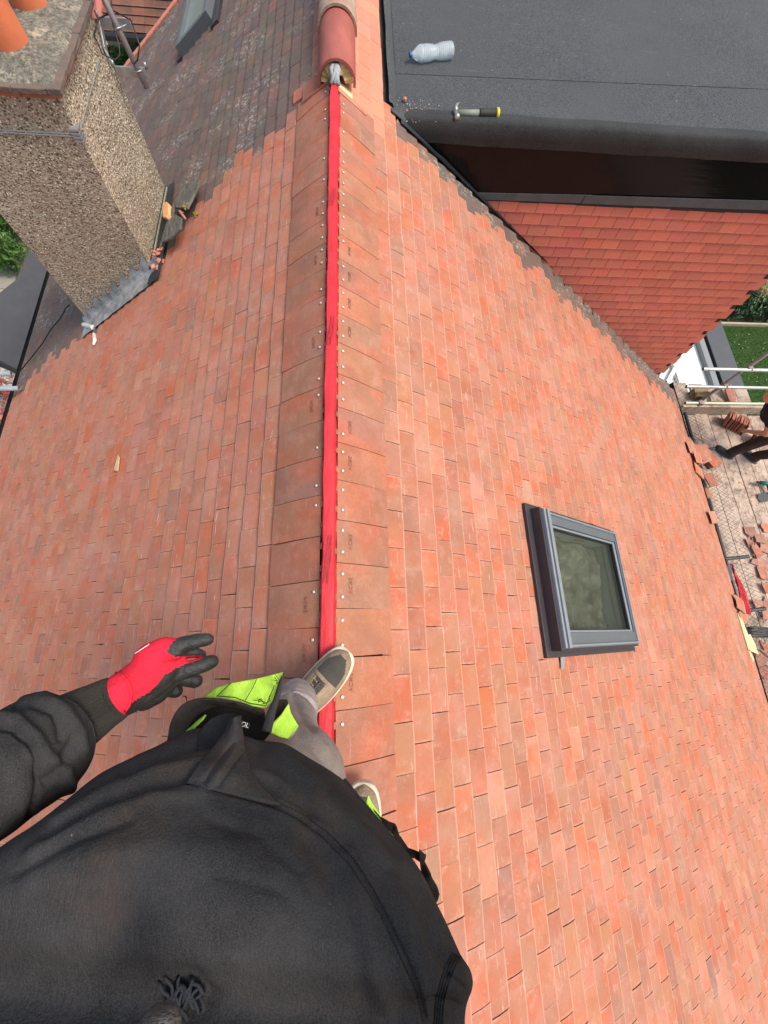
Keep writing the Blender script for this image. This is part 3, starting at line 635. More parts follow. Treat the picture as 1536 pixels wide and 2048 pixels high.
mb = MB(); mb.prism([(1.0, YB-.012, -.75), (2.05, YB-.012, -.722), (2.05, YB-.012, -.785), (1.12, YB-.012, -.795)], (0, .008, 0)); mb.prism([(2.0, YB-.017, -.722), (3.75, YB-.017, -.69), (3.75, YB-.017, -.765), (2.0, YB-.017, -.785)], (0, .006, 0)); mb.prism([(3.7, YB-.022, -.69), (DX1+.08, YB-.022, -.68), (DX1+.08, YB-.022, -.76), (3.7, YB-.022, -.765)], (0, .006, 0)); mb.build('lead_strip', mat('slate_grey_strip', (.055, .06, .065), .55, .2, 8), dorm)
mb = MB(); Ov = Vector((0, YB+.01, 0)); Dv = Vector((0, 0, -1)); Nv = Vector((0, -1, 0)); AX = Vector((1, 0, 0))
z = .735; k = 0
while z < 3.1:
    gz = .15 if k == 0 else .0975
    x = DX1 - .0825*(1 if k % 2 else 2) + .005
    first = True
    while x > .9:
        if x + .1 > (z+0.0)/TN - .0 and x - .1 < DX1 and not (x*TN < z - .12):
            tile(mb, Ov, AX, Dv, Nv, x, z, z+gz+random.uniform(-.001, .001), .1620-random.uniform(0, .0015), .003, .0145+random.uniform(0, .001), pick(HUNG), 1, 0.0, random.gauss(0, .003), cross=0.0)
        x -= .1655
    z += gz; k += 1
# tiles were listed for z up to the slope; the roof plane hides the ends that run into it
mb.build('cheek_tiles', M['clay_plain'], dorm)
mb = MB(); mb.prism([(1.0, YB+.016, -.70), (DX1-.01, YB+.016, -.70), (DX1-.01, YB+.016, -DX1*TN-.02)], (0, .03, 0)); mb.prism([(DX1-.01, YB+.02, -.4), (DX1-.01, 11.9, -.4), (DX1-.01, 11.9, -3.1), (DX1-.01, YB+.02, -3.1)], (-.05, 0, 0)); mb.build('dormer_wall', M['deck'], dorm)
mb = MB(); 
for i in range(4): mb.box((DX1+.02, YB+.9+i*1.7, -2.2), (DX1+.05, YB+2.1+i*1.7, -1.1))
mb.build('dormer_window', M['grey_upvc'], dorm)
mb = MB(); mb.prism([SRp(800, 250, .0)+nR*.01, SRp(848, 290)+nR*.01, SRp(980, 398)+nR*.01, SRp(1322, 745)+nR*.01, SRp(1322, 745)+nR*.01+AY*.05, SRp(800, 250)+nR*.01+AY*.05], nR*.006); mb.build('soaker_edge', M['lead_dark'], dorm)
# felt upstand strip overlapping the salmon tiles
mb = MB(); L_ = []
for i in range(24):
    y = YB-.20 + i*.22; L_.append(y)
vs = []
for y in L_: 
    xo = .352+.004*math.sin(y*9); vs += [(xo, y, -xo*TN+.020), (xo+.025, y, -(xo+.02)*TN*.97+.014), (.415, y, ZF+.003)]
mb.add(vs[3*0:], [(3*i+k, 3*i+3+k, 3*i+4+k, 3*i+1+k) for i in range(1, 23) for k in (0, 1)]); mb.prism([(.365, YB-.06, -.365*TN+.016), (.47, YB-.04, -.47*TN+.018), (.50, YB+.1, ZF+.004), (.36, YB+.1, ZF+.02)], (0, 0, .005)); mb.build('felt_upstand', M['felt'], dorm)
# ------------------------------------------------------------------ skylight (right slope)
def FR(s, y, h): return dR*s + AY*y + nR*h
MR = Matrix((dR, AY, nR)).transposed().to_4x4()   # local x = down slope, y = along ridge, z = off roof
sa, sb, ya, yb = 1.385, 2.425, -.065, .745
mb = MB(); o_ = .0
mb.box((sa-.045, ya-.035, -.02), (sb+.06, ya+.02, .020), MR); mb.box((sa-.045, yb-.02, -.02), (sb+.06, yb+.035, .022), MR); mb.box((sa-.05, ya-.033, -.018), (sa+.02, yb+.033, .024), MR); mb.box((sb-.02, ya-.033, -.018), (sb+.065, yb+.033, .018), MR)
skyl = mb.build('skylight', M['flash_dark'], house, bevel=.003)
def ringbox(name, mt, s0, s1, y0, y1, wv, h0, h1, bev=.004, ws=None):
    ws = ws or (wv, wv, wv, wv); mb = MB()
    mb.box((s0, y0, h0), (s0+ws[0], y1, h1), MR); mb.box((s1-ws[1], y0, h0), (s1, y1, h1), MR)
    mb.box((s0+ws[0], y0, h0), (s1-ws[1], y0+ws[2], h1-.002), MR); mb.box((s0+ws[0], y1-ws[3], h0), (s1-ws[1], y1, h1-.002), MR)
    return mb.build(name, mt, skyl, bevel=bev)
mb = MB(); mb.box((sa-.002, ya, .0), (sa+.012, yb, .085), MR); mb.box((sa, ya-.001, .0), (sb, ya+.01, .07), MR); mb.box((sa, yb-.01, .0), (sb, yb+.001, .07), MR); mb.box((sb-.01, ya, .0), (sb+.001, yb, .055), MR); mb.build('side_cladding', M['flash_dark'], skyl, bevel=.002)
ringbox('frame', M['grey_upvc'], sa+.012, sb-.01, ya+.01, yb-.01, .06, -.02, .080, ws=(.05, .035, .085, .075))
mb = MB(); 
for k, (a, h) in enumerate(((.018, .102), (.040, .112), (.062, .105))): mb.box((sa+a, ya+.012, .04), (sa+a+.020, yb-.012, h), MR)
mb.build('top_cover_rail', M['grey_light'], skyl, bevel=.004)
mb = MB()
for yy2 in (ya+.018, yb-.03): mb.box((sa+.09, yy2, .05), (sb-.02, yy2+.012, .092), MR)
mb.box((sb-.035, ya+.02, .05), (sb-.022, yb-.02, .088), MR); mb.build('weather_bar', M['grey_light'], skyl, bevel=.003)
ringbox('sash', M['grey_light'], sa+.10, sb-.05, ya+.088, yb-.088, .02, .02, .072, .003, ws=(.016, .026, .018, .014))
ringbox('gasket', M['black'], sa+.115, sb-.075, ya+.105, yb-.10, .006, .03, .066, 0)
mb = MB(); mb.box((sa+.11, ya+.10, .052), (sb-.072, yb-.097, .056), MR); mb.build('glass', M['glass'], skyl)
mb = MB()
s0, s1, y0, y1 = sa+.10, sb-.07, ya+.10, yb-.10
for a, b in (((s0-.01, y0-.01, -.24), (s0, y1+.01, .03)), ((s1, y0-.01, -.24), (s1+.01, y1+.01, .03)), ((s0, y0-.01, -.24), (s1, y0, .03)), ((s0, y1, -.24), (s1, y1+.01, .03))): mb.box(a, b, MR)
mb.build('reveal', M['reveal'], skyl)
mb = MB(); mb.box((s0-.02, y0-.02, -.28), (s1+.02, y1+.02, -.24), MR); mb.build('room_below', M['room'], skyl)
mb = MB(); n = 44; vs = []
for i in range(n+1):
    for j in range(n+1):
        a, b = s0+.01+(s1-s0-.03)*i/n, y0+.01+(y1-y0-.02)*j/n; q = Vector((a*5, b*5, 1.0)); h = .05*mnoise.noise(q)+.035*abs(mnoise.noise(q*2.6))+.012*mnoise.noise(q*7)
        vs.append(MR @ Vector((a, b, -.075+h)))
mb.add(vs, [(i*(n+1)+j, i*(n+1)+j+1, (i+1)*(n+1)+j+1, (i+1)*(n+1)+j) for i in range(n) for j in range(n)]); mb.build('reflection_sheet', mat('crumpled_sheet', (.07, .068, .055), .5, 0, 6, 0, col2=(.30, .30, .27)), skyl, True)  # added crumpled sheet; its mottled tones imitate reflections in the pane
mb = MB(); mb.prism([SRp(1116, 1306)+nR*.012, SRp(1126, 1306)+nR*.012, SRp(1122, 1338)+nR*.014, SRp(1117, 1338)+nR*.014], nR*.003); mb.build('flashing_tail', mat('bare_aluminium', (.32, .34, .35), .45, metal=.4), skyl)
# small roof window on the old left slope
ML = Matrix((dL, AY, nL)).transposed().to_4x4(); mb = MB()
w0, w1, v0, v1 = 1.50, 1.98, 5.80, 6.75
mb.box((w0, v0, -.02), (w0+.06, v1, .09), ML); mb.box((w1-.06, v0, -.02), (w1, v1, .09), ML); mb.box((w0+.06, v0, -.02), (w1-.06, v0+.06, .088), ML); mb.box((w0+.06, v1-.06, -.02), (w1-.06, v1, .088), ML)
rw = mb.build('roof_window', M['grey_upvc'], house, bevel=.004)
mb = MB(); mb.box((w0+.06, v0+.06, .05), (w1-.06, v1-.06, .062), ML); mb.build('pane', mat('obscure_pane', (.24, .29, .27), .15, .08, 4), rw)
mb = MB(); mb.box((w0-.10, v0-.14, -.01), (w0, v1, .022), ML); mb.box((w1, v0-.02, -.01), (w1+.07, v1, .02), ML); mb.build('flashing', M['flash_dark'], rw)
# ------------------------------------------------------------------ things lying on the roof
random.seed(11)
def lathe(mb, prof, M_, n=28, col=None, rfun=None):
    vs = []
    for i, (r, z) in enumerate(prof):
        for j in range(n):
            a = 2*math.pi*j/n; rr = r*(rfun(a, z) if rfun else 1); vs.append(M_ @ Vector((rr*math.cos(a), rr*math.sin(a), z)))
    k = len(prof); mb.add(vs, [(i*n+j, i*n+(j+1) % n, (i+1)*n+(j+1) % n, (i+1)*n+j) for i in range(k-1) for j in range(n)] + [tuple(range(n))[::-1], tuple((k-1)*n+j for j in range(n))], col)
pa, pb = Zp(819, 110, ZF+.045), Zp(904, 100, ZF+.045)
bt = thing('water_bottle', 'clear ribbed plastic water bottle with blue cap lying on the black flat roof', 'bottle', pa)
ax = (pb-pa); L = ax.length; ax.normalize(); Mb = Matrix.Translation(pa) @ ax.to_track_quat('Z', 'Y').to_matrix().to_4x4()
prof = [(.014, .018), (.016, .03), (.026, .045), (.040, .07), (.043, .085)]
z = .09
while z < L-.02:
    waist = 1 - .20*math.exp(-((z-.58*L)/.035)**2)
    prof += [(.0435*waist, z), (.0370*waist, z+.006), (.0435*waist, z+.012)]; z += .015
prof += [(.043, L-.012), (.038, L), (.010, L-.006)]
mb = MB(); lathe(mb, prof, Mb, rfun=lambda a, z: 1.14+.04*math.cos(2*a)); mb.build('bottle_body', M['plastic'], bt, True)
mb = MB(); lathe(mb, [(.0155, 0), (.016, .001), (.016, .018), (.0155, .019)], Mb, 20); mb.build('cap', mat('blue_cap', (.01, .09, .30), .4), bt)
ha, hb = Zp(912, 226, ZF+.028), Zp(998, 226, ZF+.028)
hm = thing('claw_hammer', 'claw hammer with green and black grip and yellow butt lying by the felt kerb', 'hammer', ha)
ax = (hb-ha).normalized(); L = (hb-ha).length; Q = Matrix.Translation(ha) @ Matrix.Rotation(math.atan2(ax.y, ax.x), 4, 'Z')
mb = MB(); mb.tube([Q @ Vector((x, 0, 0)) for x in (.01, .10, .17)], [.019, .018, .019], 12); mb.build('shaft', mat('green_grey_shaft', (.17, .20, .16), .6, .1), hm, True)
mb = MB(); mb.tube([Q @ Vector((x, 0, 0)) for x in (.165, .175, .22, .28, L-.02)], [.022, .025, .024, .025, .027], 12); mb.build('grip', mat('black_grip', (.02, .022, .018), .7), hm, True)
mb = MB(); mb.tube([Q @ Vector((x, 0, 0)) for x in (L-.022, L-.006, L)], [.029, .029, .022], 12); mb.build('butt', mat('yellow_butt', (.62, .50, .03), .5), hm, True)
mb = MB(); mb.tube([Q @ Vector((0, y, 0)) for y in (-.052, -.034, -.031, -.012, .014)], [.019, .019, .014, .015, .017], 12)
for sx in (-1, 1): mb.tube([Q @ Vector(p) for p in ((0, .010, .004*sx), (.004, .040, .011*sx), (.018, .068, .013*sx), (.040, .086, .014*sx))], [.015, .012, .008, .003], 8)
mb.build('head', mat('worn_steel', (.40, .39, .38), .35, .2, 40, metal=.7), hm, True)
def chunk(mb, p, r, flat=.5, col=None):
    bm = bmesh.new(); bmesh.ops.create_icosphere(bm, subdivisions=1, radius=r)
    sx = [random.uniform(.6, 1.3) for _ in range(3)]
    vs = [Vector((v.co.x*sx[0], v.co.y*sx[1], v.co.z*flat*sx[2]))*random.uniform(.8, 1.15)+Vector(p) for v in bm.verts]; fs = [tuple(v.index for v in f.verts) for f in bm.faces]; bm.free(); mb.add(vs, fs, col)
brk_m = mat('broken_clay', (.50, .20, .14), .9, .25, 40, .4, 90)
for (u, v, r, lb) in ((809, 199, .018, 'single cube-like crumb of red tile on the flat roof above the other rubble'), (794, 245, .018, 'pinkish tile fragment at the pointed corner of the black flat roof'), (818, 224, .03, 'jagged orange tile splinters on the flat roof left of the hammer')):
    mb = MB()
    if r < .02: chunk(mb, Zp(u, v, ZF+.012), r, .8)
    else:
        for k in range(7): chunk(mb, Zp(u+random.uniform(-10, 14), v+random.uniform(-5, 5), ZF+.008), random.uniform(.006, .016), .6)
    tag(mb.build('tile_fragment', brk_m), lb, 'tile fragment')
mb = MB()
for k in range(150):
    u, v = random.gauss(822, 22), random.gauss(228, 16)
    if v > 246 or u < 780: continue
    p = Zp(u, v, ZF+.003); chunk(mb, p, random.uniform(.0015, .0042), .7)
for k in range(60): chunk(mb, Zp(random.uniform(790, 1500), random.uniform(10, 240), ZF+.002), random.uniform(.001, .003), .6)
tag(mb.build('grit', mat('pale_grit', (.55, .45, .33), .9, .4, 90)), 'pale mortar grit scattered over the corner of the black flat roof', 'grit', kind='stuff')
# slates / wood by the chimney
def slab(name, pts, th, mt, label, cat, h=.03, up=nL):
    mb = MB(); P = [SLp(u, v, hh/CS) for (u, v, hh) in pts]; mb.prism(P, nL*th); o = mb.build(name, mt, bevel=.004); return tag(o, label, cat)
slab('weathered_board', [(322, 497, .03), (338, 440, .04), (352, 405, .05), (372, 372, .04), (402, 362, .05), (398, 378, .06), (378, 420, .07), (352, 418, .05)], .015, M['oldwood'], 'long weathered grey board with yellow moss lying by the chimney foot', 'board')
slab('mossy_board', [(326, 488, .06), (334, 456, .07), (350, 430, .07), (366, 438, .08), (364, 460, .08), (345, 480, .07)], .014, M['oldwood'], 'short mossy grey board on top, nearest the new tiles', 'board')
mb = MB()
for k in range(90):
    a, b = random.choice([((352, 452), (346, 470)), ((374, 405), (368, 420)), ((356, 440), (350, 448)), ((393, 424), (390, 430))])
    t = random.random(); chunk(mb, SLp(a[0]+(b[0]-a[0])*t+random.gauss(0, 2), a[1]+(b[1]-a[1])*t+random.gauss(0, 3), (.098 if b[1] != 430 else .015)), random.uniform(.003, .009), .5)
tag(mb.build('moss', M['moss']), 'yellow moss tufts on the old boards beside the chimney', 'moss', kind='stuff')
slab('timber_offcut', [(333, 441, .05), (333, 412, .05), (340, 410, .05), (344, 414, .05), (344, 436, .05), (340, 442, .05)], .03, M['orange_wood'], 'small bright orange timber offcut in the chimney side gutter', 'offcut')
mb = MB()
for k in range(16):
    chunk(mb, SLp(*random.choice([(330, 500), (322, 512), (316, 520), (320, 538), (326, 524), (316, 535)]), 0)+nL*.03+Vector([random.gauss(0, .012) for _ in range(3)]), random.uniform(.010, .028), .4)
tag(mb.build('tile_rubble', brk_m), 'broken red tile rubble in the lead gutter at the chimney corner', 'rubble', kind='stuff')
slab('tile_shard', [(358, 424, .09), (362, 421, .09), (374, 438, .07), (371, 441, .07)], .01, brk_m, 'narrow red tile shard propped between the two mossy boards', 'tile shard')
mb = MB(); ring_p = [SLp(u, v, 0)+nL*.03 for u, v in ((146, 614), (138, 622), (128, 640), (118, 652), (108, 664), (92, 690), (75, 712), (50, 742), (42, 752))]; mb.tube(ring_p, .006, 6)
tag(mb.build('cable', M['black']), 'thin black cable snaking down the old tiles below the chimney', 'cable')
mb = MB(); mb.prism([SLp(232, 942)+nL*.01, SLp(240, 912)+nL*.01, SLp(243, 916)+nL*.01, SLp(240, 944)+nL*.01], nL*.004); tag(mb.build('wood_splinter', M['wood']), 'pale splinter lying alone on the left tiled slope', 'splinter')
exec_people = True
# ================================================================== GROUND AND GARDENS
GZ = -6.9
mb = MB(); n = 3; mb.add([(-120, -120, GZ), (120, -120, GZ), (120, 120, GZ), (-120, 120, GZ)], [(0, 1, 2, 3)]); tag(mb.build('ground', M['soil']), kind='structure')
mb = MB(); mb.add([(8.3, -8, GZ+.01), (13.5, -8, GZ+.01), (13.5, 8.12, GZ+.01), (8.3, 8.12, GZ+.01)], [(0, 1, 2, 3)]); tag(mb.build('lawn', M['lawn']), kind='structure')
random.seed(21); mb = MB()
for k in range(26000):
    x, y = random.uniform(9.0, 12.2), random.uniform(3.4, 8.1); h = random.uniform(.02, .05); a = random.uniform(0, 6.28); dx, dy = math.cos(a)*.006, math.sin(a)*.006; lx, ly = random.gauss(0, .015), random.gauss(0, .015)
    cidx = 0 if random.random() > .005 else 1
    if cidx: mb.add([(x-.008, y-.008, GZ+.04), (x+.008, y-.008, GZ+.04), (x+.008, y+.008, GZ+.042), (x-.008, y+.008, GZ+.042)], [(0, 1, 2, 3)], None, 1)
    else: mb.add([(x-dx, y-dy, GZ+.008), (x+dx, y+dy, GZ+.008), (x+lx, y+ly, GZ+h)], [(0, 1, 2)], None, 0)
tag(mb.build('grass', [mat('grass_blade', (.03, .10, .006), .7, .5, 3), mat('daisy', (.55, .58, .35), .8)]), 'short green lawn grass dotted with pale daisies beyond the extension', 'grass', kind='stuff')
mb = MB(); mb.add([(-14, -8, GZ+.01), (-3.8, -8, GZ+.01), (-3.8, 20, GZ+.01), (-14, 20, GZ+.01)], [(0, 1, 2, 3)]); tag(mb.build('patio', M['paving']), kind='structure')
def foliage(name, boxes, n, size, mt, label, cat, stems=None, kind=None, group=None):
    t = thing(name, label, cat, ((boxes[0][0][0]+boxes[0][1][0])/2, (boxes[0][0][1]+boxes[0][1][1])/2, GZ), group)
    mb = MB()
    for k in range(n):
        a, b = random.choice(boxes); p = Vector([random.uniform(a[i], b[i]) for i in range(3)])
        lump = mnoise.noise(p*1.9)
        if lump < -.15 or random.random() < .1: continue
        p.z += lump*.25; s_ = size*random.uniform(.6, 1.4); q = Euler([random.uniform(-1.1, 1.1), random.uniform(-1.1, 1.1), random.uniform(0, 6.28)]).to_matrix()
        mb.add([p+q @ Vector(v) for v in ((-s_, 0, 0), (0, -s_*.45, .2*s_), (s_, 0, 0), (0, s_*.45, .2*s_))], [(0, 1, 2, 3)])
    mb.build('foliage', mt, t)
    mb = MB()
    for a, b in boxes:
        for q in range(3): x, y = random.uniform(a[0], b[0]), random.uniform(a[1], b[1]); mb.tube([(x, y, GZ), (x+.05, y, (a[2]+b[2])/2), (x+.12, y+.1, b[2]-.05)], [.03, .02, .006], 6)
    mb.build('stem', M['stem'], t); return t
foliage('hedge', [((-9.6, 9.0, GZ+.1), (-8.0, 12.4, GZ+1.0))], 15000, .05, M['leaf'], 'clipped green hedge beside the paving left of the chimney', 'hedge')
foliage('hedge', [((-7.0, 13.0, GZ+.9), (-4.6, 15.1, GZ+1.95))], 24000, .05, M['leaf'], 'green hedge seen through the aerial bracket behind the chimney', 'hedge')
foliage('shrub', [((10.2, 8.25, GZ+.05), (12.8, 10.2, GZ+.9))], 13000, .055, M['leaf_dark'], 'dark leafy garden shrubs beyond the lawn edging', 'shrub')
sh = foliage('shrub', [((-7.9, 4.6, GZ+.05), (-7.1, 5.7, GZ+.8))], 1500, .045, M['leaf_red'], 'purple red leafed shrub by the left eave', 'shrub')
foliage('flowering_shrub', [((-6.6, 15.15, GZ+1.2), (-4.9, 15.6, GZ+2.1))], 2500, .06, M['leaf_red'], 'pink red flowering shrub behind the hedge at the aerial bracket', 'shrub')
mb = MB()
for k in range(60): x, y = random.gauss(10.75, .12), random.gauss(8.6, .15); mb.tube([(x, y, GZ+.8), (x+random.gauss(0, .15), y+random.gauss(0, .15), GZ+1.1), (x+random.gauss(0, .3), y+random.gauss(0, .3), GZ+.95)], [.008, .006, .003], 4)
tag(mb.build('dry_grass_clump', M['stem']), 'straw coloured dry grass clump beside the dark shrubs', 'plant')
mb = MB(); mb.box((8.6, 8.14, GZ), (13, 8.20, GZ+.08)); tag(mb.build('lawn_edging', mat('pale_edging', (.42, .36, .26), .9, .1)), 'pale timber edging along the far side of the lawn', 'edging')
fn = thing('garden_fence', 'brown slatted timber fence behind the dark shrubs', 'fence', (11.5, 10.4, GZ)); mb = MB()
for k in range(40): mb.box((9.2+k*.13, 10.35, GZ), (9.31+k*.13, 10.38, GZ+1.8))
mb.build('slat_panel', mat('brown_fence', (.30, .17, .06), .85, .25, 6), fn)
for k in range(3):
    mb = MB(); mb.box((9.2+k*2.0, 10.39, GZ), (9.3+k*2.0, 10.47, GZ+1.9)); mb.build('post', M['oldwood'], fn)
# rear extension with grey kerb and white roof lantern
EZ = -4.3; ex = thing('rear_extension', 'single storey extension with white lantern roof inside a dark grey parapet', 'extension', (6.4, 5.5, GZ))
def ext_box(a, b, name, mt, z0, z1): mb = MB(); mb.box((*a, z0), (*b, z1)); return mb.build(name, mt, ex, bevel=.01)
ext_box((4.9, 3.98), (7.12, 9.4), 'wall', M['brick'], GZ, EZ-.25)
g1 = mat('slate_grey_grp', (.055, .062, .07), .5, .12, 6, .1, 30); g2 = mat('dark_grp', (.035, .035, .037), .6); g3 = mat('mid_grey_trim', (.20, .22, .23), .6)
mb = MB()
mb.box((6.78, 3.92, EZ-.25), (7.18, 9.5, EZ)); mb.box((4.9, 3.92, EZ-.25), (6.78, 4.06, EZ-.004)); mb.build('parapet', g1, ex, bevel=.008)
ext_box((6.72, 4.06), (6.78, 9.4), 'box_gutter', g2, EZ-.3, EZ-.06); ext_box((6.60, 4.06), (6.72, 9.4), 'trim', g3, EZ-.3, EZ-.01)
mb = MB(); mb.add([(4.95, 4.07, EZ-.14), (6.6, 4.07, EZ-.10), (6.6, 9.3, EZ-.10), (4.95, 9.3, EZ-.14)], [(0, 1, 2, 3)]); mb.box((4.95, 4.07, EZ-.3), (6.6, 9.3, EZ-.16)); mb.build('white_roof', M['white'], ex)
mb = MB()
for a, b in (((6.02, 4.2), (5.55, 9.2)),): mb.box((5.98, 4.1, EZ-.11), (6.08, 9.2, EZ-.04))
mb.prism([(5.55, 4.1, EZ-.10), (5.63, 4.1, EZ-.10), (6.02, 4.62, EZ-.07), (6.02, 4.74, EZ-.07)], (0, 0, .03)); mb.build('glazing_bar', mat('white_bar', (.66, .69, .69), .5), ex)
# left: bay flat roof below the eave, parapet, scaffold tube ends, rockery
by = thing('bay_roof', 'dark grey felted flat roof strip below the left eave', 'flat roof', (-4.2, 4.5, GZ)); bz = -3.0
q = [Zp(100, 556, bz), Zp(41, 745, bz), Zp(-60, 700, bz), Zp(-30, 560, bz), Zp(62, 496, bz)]
mb = MB(); mb.prism([Zp(118, 560, bz), Zp(44, 748, bz), Zp(0, 728, bz), Zp(-60, 705, bz), Zp(-20, 600, bz), Zp(30, 560, bz), Zp(64, 490, bz), Zp(120, 380, bz)], (0, 0, -.12)); mb.build('felt_surface', mat('grey_felt', (.062, .062, .066), .85, .12, 5, .2, 120), by, bevel=.01)
mb = MB(); mb.prism([Zp(112, 560, bz-.13), Zp(42, 740, bz-.13), Zp(0, 720, bz-.13), Zp(30, 600, bz-.13)], (0, 0, GZ-bz+.13)); mb.build('wall', M['brick'], by)
mb = MB(); mb.tube([Zp(44, 749, bz+.02), Zp(-10, 722, bz+.02)], .03, 8); mb.build('edge_trim', M['black'], by)
for (u, v, lb) in ((24, 747, 'upper of two galvanised scaffold tube ends at the left edge'), (39, 777, 'lower of two galvanised scaffold tube ends, touching the left eave')):
    e = Zp(u, v, -2.2); mb = MB(); n = 16
    mb.tube([e, e+Vector((-1.8, -.02, 0))], .024, n, cap=False); mb.tube([e, e+Vector((-1.8, -.02, 0))], .020, n, cap=False); mb.tube([e+Vector((-.06, 0, 0)), e+Vector((-.07, 0, 0))], .0205, n)
    tag(mb.build('scaffold_tube', M['pole'], None, True), lb, 'scaffold tube', 'tube ends at the left eave')
mb = MB(); random.seed(8)
for k in range(30): chunk(mb, (random.gauss(-8.0, .18), random.gauss(6.0, .15), GZ+.05), random.uniform(.04, .12), .6)
tag(mb.build('rockery', mat('pale_stones', (.40, .38, .32), .9, .4, 8)), 'heap of pale rockery stones beneath the left scaffold tubes', 'stones', kind='stuff')
mb = MB(); mb.prism([Zp(-30, 828, -3), Zp(17, 831, -3), Zp(14, 840, -3), Zp(-30, 836, -3)], (0, 0, -.15)); mb.prism([Zp(-30, 838, -3.1), Zp(13, 841, -3.1), Zp(4, 856, -3.1), Zp(-30, 850, -3.1)], (0, 0, -.3)); tag(mb.build('parapet_coping', M['salmon']), 'short salmon clay coping at the left edge under the eave', 'coping')
# neighbour behind the chimney
nb = thing('neighbour_house', 'low brown tiled roof with black gutter seen behind the aerial mast', 'house', (-4.6, 14.5, GZ))
mb = MB(); O2 = Vector((0, 13.0, -4.0)); D2 = Vector((0, -math.cos(.5), -math.sin(.5))); N2 = Vector((0, -math.sin(.5), math.cos(.5)))
s = -3.2
while s < .0:
    x = -5.6 + random.uniform(0, .1)
    while x < -2.6: tile(mb, O2, Vector((1, 0, 0)), D2, N2, x, s, s+.16, .245, 0, .03, random.choice([(.11, .055, .04), (.09, .05, .038), (.14, .065, .042)])); x += .25
    s += .16
mb.build('roof_tiles', M['clay_plain'], nb)
mb = MB(); mb.tube([(-5.7, 12.93, -4.05), (-2.6, 12.93, -4.05)], .07, 10); mb.build('gutter', M['black'], nb)
mb = MB(); mb.box((-4.62, 13.2, GZ), (-2.6, 16, -4.2)); mb.build('wall', M['white'], nb)
mb = MB(); mb.tube([(-5.0, 16.0, -2.3), (-5.45, 13.2, -4.0)], [.16, .16], 12); mb.build('hip_tile', M['red_clay'], nb)
mb = MB(); mb.box((-6.8, 14.9, -4.6), (-5.45, 17.5, -4.4)); mb.build('flat_roof', mat('grey_green_roof', (.16, .17, .15), .9, .15), nb)
mb = MB(); mb.box((-6.7, 16.2, GZ), (-5.6, 17.4, -4.65)); mb.build('outbuilding_wall', M['brick'], nb)
# ================================================================== SCAFFOLD
random.seed(31); BZ = -3.9
sc = thing('scaffold', 'tubular scaffold with worn timber boards below the right eave', 'scaffold', (6.2, 1.5, GZ))
xs = [5.40, 5.63, 5.86, 6.09, 6.32, 6.55, 6.78, 7.01, 7.24]
for i, x in enumerate(xs):
    for (a, b) in ((-4.2, -.5), (-.49, 3.40)):
        mb = MB(); ss = random.uniform(0, 50); mb.box((x, a, BZ-.038), (x+.222, b+random.uniform(-.02, .02), BZ+random.uniform(-.003, .003)))
        o = mb.build('board', M['board'], sc, bevel=.003)
for i, x in enumerate([5.42, 5.70, 6.0, 6.25, 6.48]):
    mb = MB(); mb.box((x, 3.45, BZ-.034), (x+.222, 4.0-.02*i, BZ+.002)); mb.build('board', M['board'], sc, bevel=.003)
mb = MB(); mb.box((5.28, 3.405, BZ), (6.95, 3.443, BZ+.20)); mb.build('toe_board', M['board'], sc, bevel=.003)
px_, py_ = 5.66, 3.56
mb = MB(); mb.tube([(px_, py_, GZ), (px_, py_, -2.0)], .0242, 16); mb.build('standard', M['pole_rust'], sc, True)
mb = MB(); mb.tube([(7.4, 3.56, GZ), (7.4, 3.56, -2.0)], .0242, 16); mb.build('standard', M['pole_rust'], sc, True)
def ledger(a, b, mt=M['pole'], nm='ledger'):
    mb = MB(); t = (Vector(b)-Vector(a)).normalized(); mb.tube([a, b], .0242, 16, cap=False); mb.tube([a, b], .0205, 16, cap=False); mb.tube([Vector(a)+t*.05, Vector(a)+t*.06], .0208, 16); o = mb.build(nm, mt, sc, True); return o
ledger((4.965, 3.51, -2.93), (8.2, 3.51, -2.94)); ledger((5.045, 3.51, -3.33), (8.2, 3.51, -3.34)); 
ledger((5.30, 3.46, -3.68), (6.95, 3.46, -3.68), mat('greenish_tube', (.46, .46, .36), .5, .15, 14, metal=.4), 'transom')
ledger((5.27, 3.3, -3.70), (5.08, -4.5, -3.70), M['pole_dark'], 'inner_ledger')
for y in (2.6, .95, .25, -1.2): ledger((4.95, y, -3.66), (5.50, y+.04, -3.64), M['pole_dark'], 'transom')
for (x, y, z) in ((px_, py_-.025, -2.93), (px_, py_-.025, -3.33), (6.85, 3.47, -3.68), (5.55, 3.46, -3.68)):
    mb = MB(); mb.box((x-.035, y-.032, z-.035), (x+.035, y+.032, z+.035)); mb.tube([(x+.02, y-.05, z+.02), (x+.02, y+.05, z+.02)], .008, 8); mb.tube([(x-.02, y-.05, z-.01), (x-.02, y+.06, z-.01)], .007, 8); mb.build('coupler', M['pole_rust'], sc, bevel=.008)
# wire netting laid in the gap
mb = MB(); wx0, wx1 = 4.98, 5.62
for k in range(130):
    y = -4 + k*.06
    for sg in (1, -1):
        pts = []
        for j in range(6):
            t = j/5; pts.append((wx0+(wx1-wx0)*t + random.gauss(0, .003), y + sg*.42*t + random.gauss(0, .004), BZ+.13+.03*math.sin(t*5+y*2)))
        mb.tube(pts, .0029, 3, cap=False)
tag(mb.build('wire_netting', mat('rusty_wire', (.10, .07, .055), .7)), 'rusty diamond wire netting between the gutter and the scaffold boards', 'wire netting')
